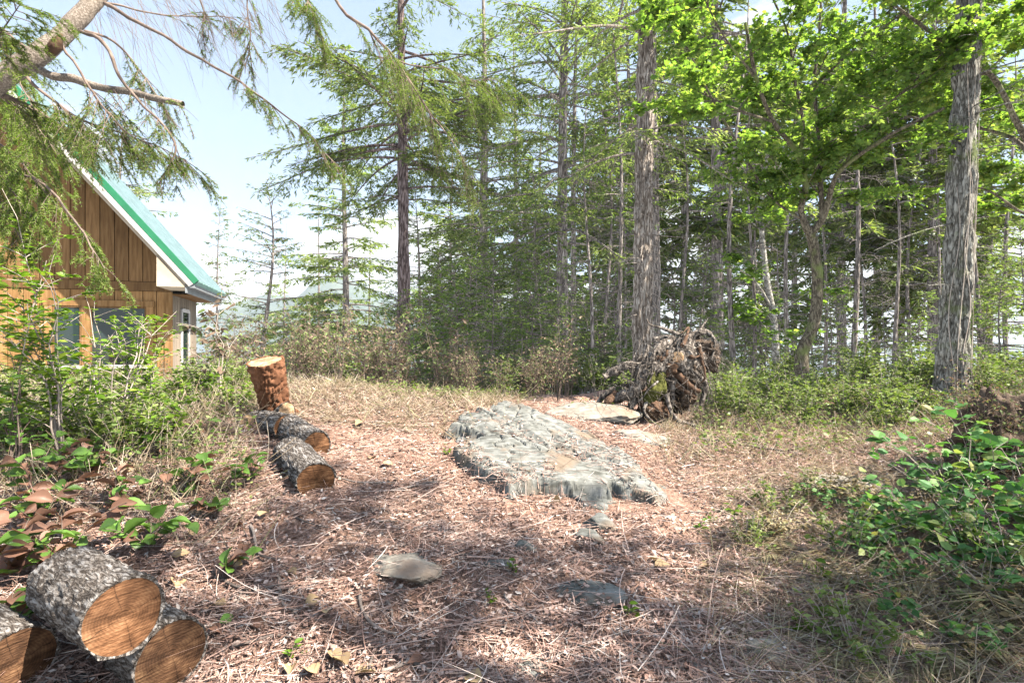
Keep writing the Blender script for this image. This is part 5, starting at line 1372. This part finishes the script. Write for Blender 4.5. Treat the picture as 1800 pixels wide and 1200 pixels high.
# ------------------------------------------------------------------ salal in the near corner: every leaf its own piece
def leaf_mesh(name, mat, curl, seed, ratio=.62):
    R = np.random.default_rng(seed)
    u = np.linspace(0, 1, 7); wv = np.array([.05, .30, .47, .50, .42, .24, .01]) * ratio * 2 * .5
    V = []
    for j, (a, w_) in enumerate(zip(u, wv)):
        for s_ in (-1, -.5, 0, .5, 1):
            V.append([a, s_ * w_ * 1.0, curl * ((a - .4) ** 2 * -1.0) + .35 * abs(s_) ** 1.5 * w_ * (1 + curl * 3) + .02 * R.normal()])
    f = [[j * 5 + i, j * 5 + i + 1, j * 5 + i + 6, j * 5 + i + 5] for j in range(6) for i in range(4)]
    q = MB(); q.add(V, f); return q.mesh(name, mat, smooth=True)
LM = [leaf_mesh("leaf", M["salal_g"], .1, 1), leaf_mesh("leaf", M["salal_g"], .25, 2), leaf_mesh("leaf", M["salal_r"], .3, 3), leaf_mesh("leaf", M["salal_r"], .5, 4), leaf_mesh("leaf", M["leaf_tan"], .28, 5, .8), leaf_mesh("leaf", M["leaf_tan"], .12, 6, .7)]
from mathutils import Matrix
def place_leaf(me, O, D, up, s, parent=None, name="leaf"):
    F = frames(np.asarray(D, float)[None], np.asarray(up, float)[None])[0]
    o = bpy.data.objects.new(name, me); col.objects.link(o)
    mt = Matrix([[F[r][c] for c in range(3)] for r in range(3)])
    if parent is not None:
        o.parent = parent; O = np.asarray(O) - np.array(parent.location)
    o.location = tuple(float(a) for a in O); o.rotation_euler = mt.to_euler(); o.scale = (s, s, s)
    return o
def salal(label, base, h, spread, nst, nl, size, red, seed):
    R = np.random.default_rng(seed); o = thing("salal_plant", label, "plant", base)
    for k_ in range(nst):
        az = R.uniform(0, 6.283); t = np.linspace(0, 1, 10); sp = spread * R.uniform(.4, 1)
        P = np.stack([base[0] + sp * np.cos(az) * t ** 1.3, base[1] + sp * np.sin(az) * t ** 1.3, base[2] + h * R.uniform(.6, 1.1) * (t - .25 * t ** 3)], -1)
        q = MB(); tubes(q, P, .004 * (1 - .6 * t), 5); part("stem", q, M["twig"], o)
        for j in range(nl):
            s = .25 + .75 * (j + R.random()) / nl; i = min(int(s * 9), 8); T = nrm(P[i + 1] - P[i]); a2 = R.uniform(0, 6.283)
            D = nrm(T * .5 + np.array([math.cos(a2), math.sin(a2), R.uniform(-.45, .2)])); up = nrm(np.array([0, -.25, 1.]) + R.normal(0, .4, 3))
            me = LM[R.integers(2, 4)] if R.random() < red else LM[R.integers(0, 2)]
            place_leaf(me, P[i], D, up, size * R.uniform(.65, 1.2), o)
for i, (lb, px, d, h, sp, ns, nl, sz, red) in enumerate([
        ("russet and green salal behind the top log", 110, 3.15, .45, .35, 5, 7, .135, .6), ("salal with mostly red brown leaves at the picture edge", 25, 2.95, .5, .3, 5, 7, .14, .6),
        ("green salal between the log pile and the litter", 265, 3.3, .32, .35, 5, 6, .13, .25), ("small green salal sprig at the rim of the litter", 405, 3.25, .22, .22, 3, 5, .115, .35),
        ("dark green salal left of the top log", 15, 2.65, .26, .25, 4, 6, .13, .2), ("salal with drooping brown leaves above the log pile", 200, 3.6, .4, .35, 5, 6, .125, .55),
        ("leafy salal at the foot of the sunny tangle", 330, 4.0, .42, .4, 6, 7, .12, .3), ("salal clump under the edge bush", 60, 3.8, .5, .4, 6, 7, .125, .35),
        ("green leaved salal above the log pile in half shade", 150, 4.1, .45, .4, 6, 7, .12, .3), ("thin salal sprig with one red leaf before the log row", 440, 4.3, .3, .3, 4, 5, .11, .3),
        ("low salal carpet left of the log row", 300, 4.7, .4, .45, 6, 7, .11, .25), ("brown salal sprawl at the edge above the dark salal", 70, 3.4, .4, .35, 5, 7, .13, .5), ("sparse salal sprig behind the curled leaves", 380, 3.7, .25, .3, 4, 5, .11, .4),
        ("salal with curled brown leaves beside the resin streaked log", 330, 2.75, .16, .22, 3, 4, .11, .9)]):
    salal(lb, gnd(px, d), h, sp, ns, nl, sz, red, 200 + i)
# fallen dry leaves
R = np.random.default_rng(41)
spots = [(372, 1070), (310, 1040), (435, 1100), (515, 1172), (540, 1180), (580, 1150), (590, 1165), (625, 1190), (573, 1078), (400, 1000), (300, 985), (250, 940), (345, 935), (430, 935), (470, 905), (520, 1015),
         (605, 1130), (650, 810), (690, 820), (745, 1165), (820, 1195), (1150, 1000), (1165, 995), (972, 885), (640, 745), (1250, 1000), (1340, 960), (560, 1055), (360, 900), (320, 850), (240, 830), (230, 880)]
for (px, py) in spots:
    d = 2.6
    for _ in range(20): d = d + .5 * ((CAMZ - float(H((px - 900) / FPX * d, d))) * FPX / (py - 600.) - d)
    g = gnd(px, d); a = R.uniform(0, 6.283)
    o = place_leaf(LM[R.integers(4, 6) if R.random() < .8 else 3], g + [0, 0, .025], [math.cos(a), math.sin(a), R.uniform(-.2, .3)], nrm(np.array([0, -.3, 1.]) + R.normal(0, .35, 3)), R.uniform(.075, .13), None, "fallen_leaf")
    tag(o, "curled tan fallen leaf lying on the litter", "leaf", "fallen leaves on the litter")

# ------------------------------------------------------------------ fallen sticks
def ground_stick(label, px, py, ang, L, r, seed, group=None):
    R = np.random.default_rng(seed); d = 3.0
    for _ in range(30): d = d + .4 * ((CAMZ - float(H((px - 900) / FPX * d, d))) * FPX / (py - 600.) - d)
    g = gnd(px, d); t = np.linspace(-.5, .5, 14)
    x = g[0] + L * t * math.cos(ang) + R.normal(0, .03) * np.sin(t * 5) ; y = g[1] + L * t * math.sin(ang) + R.normal(0, .05) * np.cos(t * 6)
    z = S(x, y); z = np.convolve(np.pad(z, 3, mode='edge'), np.ones(7) / 7, 'valid') + r + .012
    P = np.stack([x, y, z], -1); q = MB(); tubes(q, P, r * (1 - .5 * (t + .5)), 8, bump=.15, bscale=(25, 25, 25), cap=True)
    o = link("fallen_stick", q.mesh("fallen_stick", M["stick"], g), None, g); tag(o, label, "stick", group)
R = np.random.default_rng(51)
for i, (px, py, a, L, r) in enumerate([(460, 970, -.7, .5, .012), (450, 1028, .05, .7, .010), (500, 1060, -.9, .4, .011), (545, 1000, -.6, .35, .008), (420, 1062, -.8, .25, .010), (660, 1095, -.9, .35, .012), (690, 1090, -.7, .2, .010),
                                       (860, 995, -.45, .5, .007), (920, 1080, -1.1, .4, .008), (1010, 1150, .2, .5, .009), (880, 1125, 1.3, .3, .010), (668, 1135, 1.5, .25, .009), (640, 850, .1, .5, .009), (760, 855, .25, .7, .008),
                                       (1130, 1005, .6, .35, .006), (1290, 1010, -.1, .8, .007), (1420, 1050, -.5, 1.0, .006), (700, 1040, .2, .5, .006), (1320, 790, -.4, 1.2, .018), (1290, 775, -.45, .9, .012), (1090, 1130, .5, .3, .008),
                                       (480, 1130, .2, .4, .01), (730, 1190, -.4, .35, .013), (1180, 1120, .3, .6, .006), (830, 930, .15, .6, .006), (700, 920, .4, .4, .006), (570, 930, -.3, .5, .006), (1250, 900, .5, .5, .006)]):
    ground_stick("weathered fallen stick lying in the litter", px, py, a, L, r, 300 + i, "fallen sticks in the litter")

# ------------------------------------------------------------------ litter, grass and tangle: nobody could count them
def ribbons(mb, O, az, el, L, W, R, bend=.25, n=3, conform=None):
    B = len(O); t = np.linspace(0, 1, n)
    D = np.stack([np.cos(az) * np.cos(el), np.sin(az) * np.cos(el), np.sin(el)], -1)
    sdv = nrm(np.cross(D, np.array([0, 0, 1.]) + R.normal(0, .5, (B, 3))))
    P = O[:, None] + D[:, None] * (L[:, None] * t)[..., None] + sdv[:, None] * (L * R.normal(0, bend, B))[:, None, None] * (t ** 2)[None, :, None]
    if conform is not None:
        P[:, :, 2] = np.maximum(P[:, :, 2], conform(P[:, :, 0], P[:, :, 1]) + .004)
    sdw = nrm(np.cross(D, R.normal(0, 1, (B, 3)) + np.array([0, 0, 1.6])))
    wd = W[:, None] * np.linspace(1, .45, n)[None]
    A = P + sdw[:, None] * wd[..., None] * .5; C = P - sdw[:, None] * wd[..., None] * .5
    V = np.stack([A, C], 2).reshape(-1, 3)
    i = np.arange(n - 1) * 2; f = np.stack([i, i + 1, i + 3, i + 2], -1)
    mb.add(V, (f[None] + (np.arange(B) * n * 2)[:, None, None]).reshape(-1, 4))
def image_scatter(R, N, d0, d1, xlim=1.12):
    y = d0 * (d1 / d0) ** R.random(N); x = R.uniform(-xlim, xlim, N) * y; return x, y
R = np.random.default_rng(61)
x, y = image_scatter(R, 150000, 2.0, 8.6)
on_rock = poly_sd(x, y, ROCK_POLY) > .03
keep = (~on_rock | (R.random(len(x)) < .03 + .55 * (vnoise(xyz(x * 3, y * 3), 72) > .3))) & (R.random(len(x)) < .55 + .8 * (vnoise(xyz(x * 2.2, y * 2.2), 71) + .35))
x, y = x[keep], y[keep]; N = len(x)
q = MB(); Lr = np.where(R.random(N) < .62, R.uniform(.02, .065, N), R.uniform(.05, .19, N)); az = R.uniform(0, 6.283, N)
ribbons(q, np.stack([x, y, S(x, y) + R.uniform(.0, .035, N)], -1), az, R.normal(.02, .16, N), Lr, np.maximum(R.uniform(.0025, .008, N), .0009 * y), R, .18, 3, S)
tag(link("needle_litter", q.mesh("needle_litter", M["litter"], smooth=False)), "thick litter of dry twigs and needles over the clearing", "litter", kind="stuff")
x, y = image_scatter(R, 4200, 2.0, 7.5); m_ = (poly_sd(x, y, ROCK_POLY) < .0) | (R.random(len(x)) < .2); x, y = x[m_], y[m_]; N = len(x); q = MB()
ribbons(q, np.stack([x, y, S(x, y) + R.uniform(.01, .05, N)], -1), R.uniform(0, 6.283, N), R.normal(.04, .12, N), R.uniform(.15, .55, N), R.uniform(.003, .007, N), R, .2, 6, S)
tag(link("dry_stalks", q.mesh("dry_stalks", M["litter"], smooth=False)), "long pale dry stalks strewn over the litter", "litter", kind="stuff")
# bark chips and leaf bits
x, y = image_scatter(R, 30000, 2.0, 7.5); m_ = (poly_sd(x, y, ROCK_POLY) < .02) | (R.random(len(x)) < .45 * (vnoise(xyz(x * 3, y * 3), 72) > .3)); x, y = x[m_], y[m_]; N = len(x); q = MB(); az = R.uniform(0, 6.283, N)
D = np.stack([np.cos(az), np.sin(az), R.normal(0, .25, N)], -1)
stamp(q, DIA_V, DIA_Q, None, np.stack([x, y, S(x, y) + R.uniform(.005, .04, N)], -1), frames(nrm(D), nrm(np.array([0, 0, 1.]) + R.normal(0, .5, (N, 3)))), R.uniform(.02, .055, N), 0, R.uniform(.01, .03, N))
tag(link("bark_chips", q.mesh("bark_chips", M["litter"], smooth=False)), "scattered bark chips and dead leaf bits on the litter", "litter", kind="stuff")
# long dry grass on the near slope and straw through the left tangle
q = MB(); N = 34000
x = R.uniform(.9, 4.6, N); y = 2.0 + R.random(N) ** 1.3 * 3.4
m_ = ((x / y) > .30 + .25 * R.random(N)) & (poly_sd(x, y, ROCK_POLY) < -.05); x, y = x[m_], y[m_]; N = len(x)
ribbons(q, np.stack([x, y, H(x, y)], -1), R.normal(-.9, 1.3, N), R.normal(.15, .3, N), R.uniform(.08, .42, N), R.uniform(.002, .006, N), R, .3, 5, H)
N = 28000; x = R.uniform(-8.5, -1.2, N); y = R.uniform(3.3, 8.8, N)
m_ = ((x / y) < -.46 - .16 * R.random(N)) & (x / y > -1.15) & (R.random(N) < sstep(3.0, 5.2, y) + .15); x, y = x[m_], y[m_]; N = len(x)
ribbons(q, np.stack([x, y, H(x, y)], -1), R.uniform(0, 6.283, N), R.uniform(.2, 1.3, N), R.uniform(.15, .5, N), R.uniform(.004, .009, N), R, .4, 4)
N = 14000; x = R.uniform(-4.2, .2, N); y = R.uniform(5.6, 8.4, N); m_ = (x / y > -.62) & (x / y < .02); x, y = x[m_], y[m_]; N = len(x)
ribbons(q, np.stack([x, y, H(x, y)], -1), R.uniform(0, 6.283, N), R.uniform(.0, .8, N), R.uniform(.08, .3, N), R.uniform(.004, .008, N), R, .4, 4)
N = 14000; x = R.uniform(1.5, 8, N); y = R.uniform(5.4, 9.5, N); m_ = (x / y > .28); x, y = x[m_], y[m_]; N = len(x)
ribbons(q, np.stack([x, y, H(x, y)], -1), R.uniform(0, 6.283, N), R.uniform(.1, 1.1, N), R.uniform(.1, .4, N), R.uniform(.004, .008, N), R, .4, 4)
tag(link("dry_grass", q.mesh("dry_grass", M["grass"], smooth=False)), "matted dry grass and straw around the edges of the clearing", "grass", kind="stuff")
# green ground cover
q = MB(); N = 26000; side = R.random(N) < .55
x = np.where(side, R.uniform(1.6, 9.5, N), R.uniform(-9, -1.4, N)); y = np.where(side, R.uniform(5.6, 11, N), R.uniform(4.0, 8.8, N))
rt = x / y; m_ = np.where(side, (rt > .36) & (rt < 1.15), (rt < -.50) & (rt > -1.15)); x, y = x[m_], y[m_]; N = len(x)
az = R.uniform(0, 6.283, N); D = nrm(np.stack([np.cos(az), np.sin(az), R.uniform(-.4, .6, N)], -1)); Sz = R.uniform(.03, .075, N)
stamp(q, DIA_V, DIA_Q, None, np.stack([x, y, H(x, y) + R.uniform(.02, .42, N) * (.4 + .6 * R.random(N))], -1), frames(D, nrm(np.array([0, 0, 1.]) + R.normal(0, .5, (N, 3)))), Sz, 0, Sz * R.uniform(.4, .7, N))
N = 2600; x = R.uniform(-4, 1.6, N); y = R.uniform(6.9, 8.2, N); az = R.uniform(0, 6.283, N); m_ = vnoise(xyz(x * .9, y * 1.6), 3) > .05; x, y, az = x[m_], y[m_], az[m_]; N = len(x)
D = nrm(np.stack([np.cos(az), np.sin(az), R.uniform(-.2, .5, N)], -1)); Sz = R.uniform(.03, .07, N)
stamp(q, DIA_V, DIA_Q, None, np.stack([x, y, H(x, y) + R.uniform(.02, .18, N)], -1), frames(D, nrm(np.array([0, 0, 1.]) + R.normal(0, .5, (N, 3)))), Sz, 0, Sz * .6)
tag(link("ground_cover", q.mesh("ground_cover", M["shrub"], smooth=False)), "low green ground cover on both sides of the clearing", "ground cover", kind="stuff")

# ------------------------------------------------------------------ the air
hm = bpy.data.materials.new("haze_air"); hm.use_nodes = True; hn = hm.node_tree.nodes; hn.clear()
ho = hn.new("ShaderNodeOutputMaterial"); hv = hn.new("ShaderNodeVolumePrincipled")
hv.inputs["Color"].default_value = (.86, .93, 1.0, 1); hv.inputs["Density"].default_value = .00006
hm.node_tree.links.new(hv.outputs[0], ho.inputs["Volume"])
q = MB(); box(q, -9500, 9500, -450, 12500, -25, 1100)
tag(link("haze", q.mesh("haze", hm, smooth=False)), "thin sea haze that pales the far mountain", "haze", kind="stuff")
ONES = ["first", "second", "third", "fourth", "fifth", "sixth", "seventh", "eighth", "ninth", "tenth", "eleventh", "twelfth", "thirteenth", "fourteenth", "fifteenth", "sixteenth", "seventeenth", "eighteenth", "nineteenth"]
def ordinal(k):
    if k < 20: return ONES[k - 1]
    tens = {2: ("twentieth", "twenty"), 3: ("thirtieth", "thirty"), 4: ("fortieth", "forty")}[k // 10]
    return tens[0] if k % 10 == 0 else tens[1] + "-" + ONES[k % 10 - 1]
by = {}
for o in bpy.data.objects:
    if o.get("group"): by.setdefault(o["group"], []).append(o)
for g_, os_ in by.items():
    if len(os_) > 49 or "out of view" in g_: continue
    os_.sort(key=lambda o: o.location.x / max(o.location.y, .1))
    for i, o in enumerate(os_): o["label"] = o["label"] + ", " + ordinal(i + 1) + " from the cabin side"
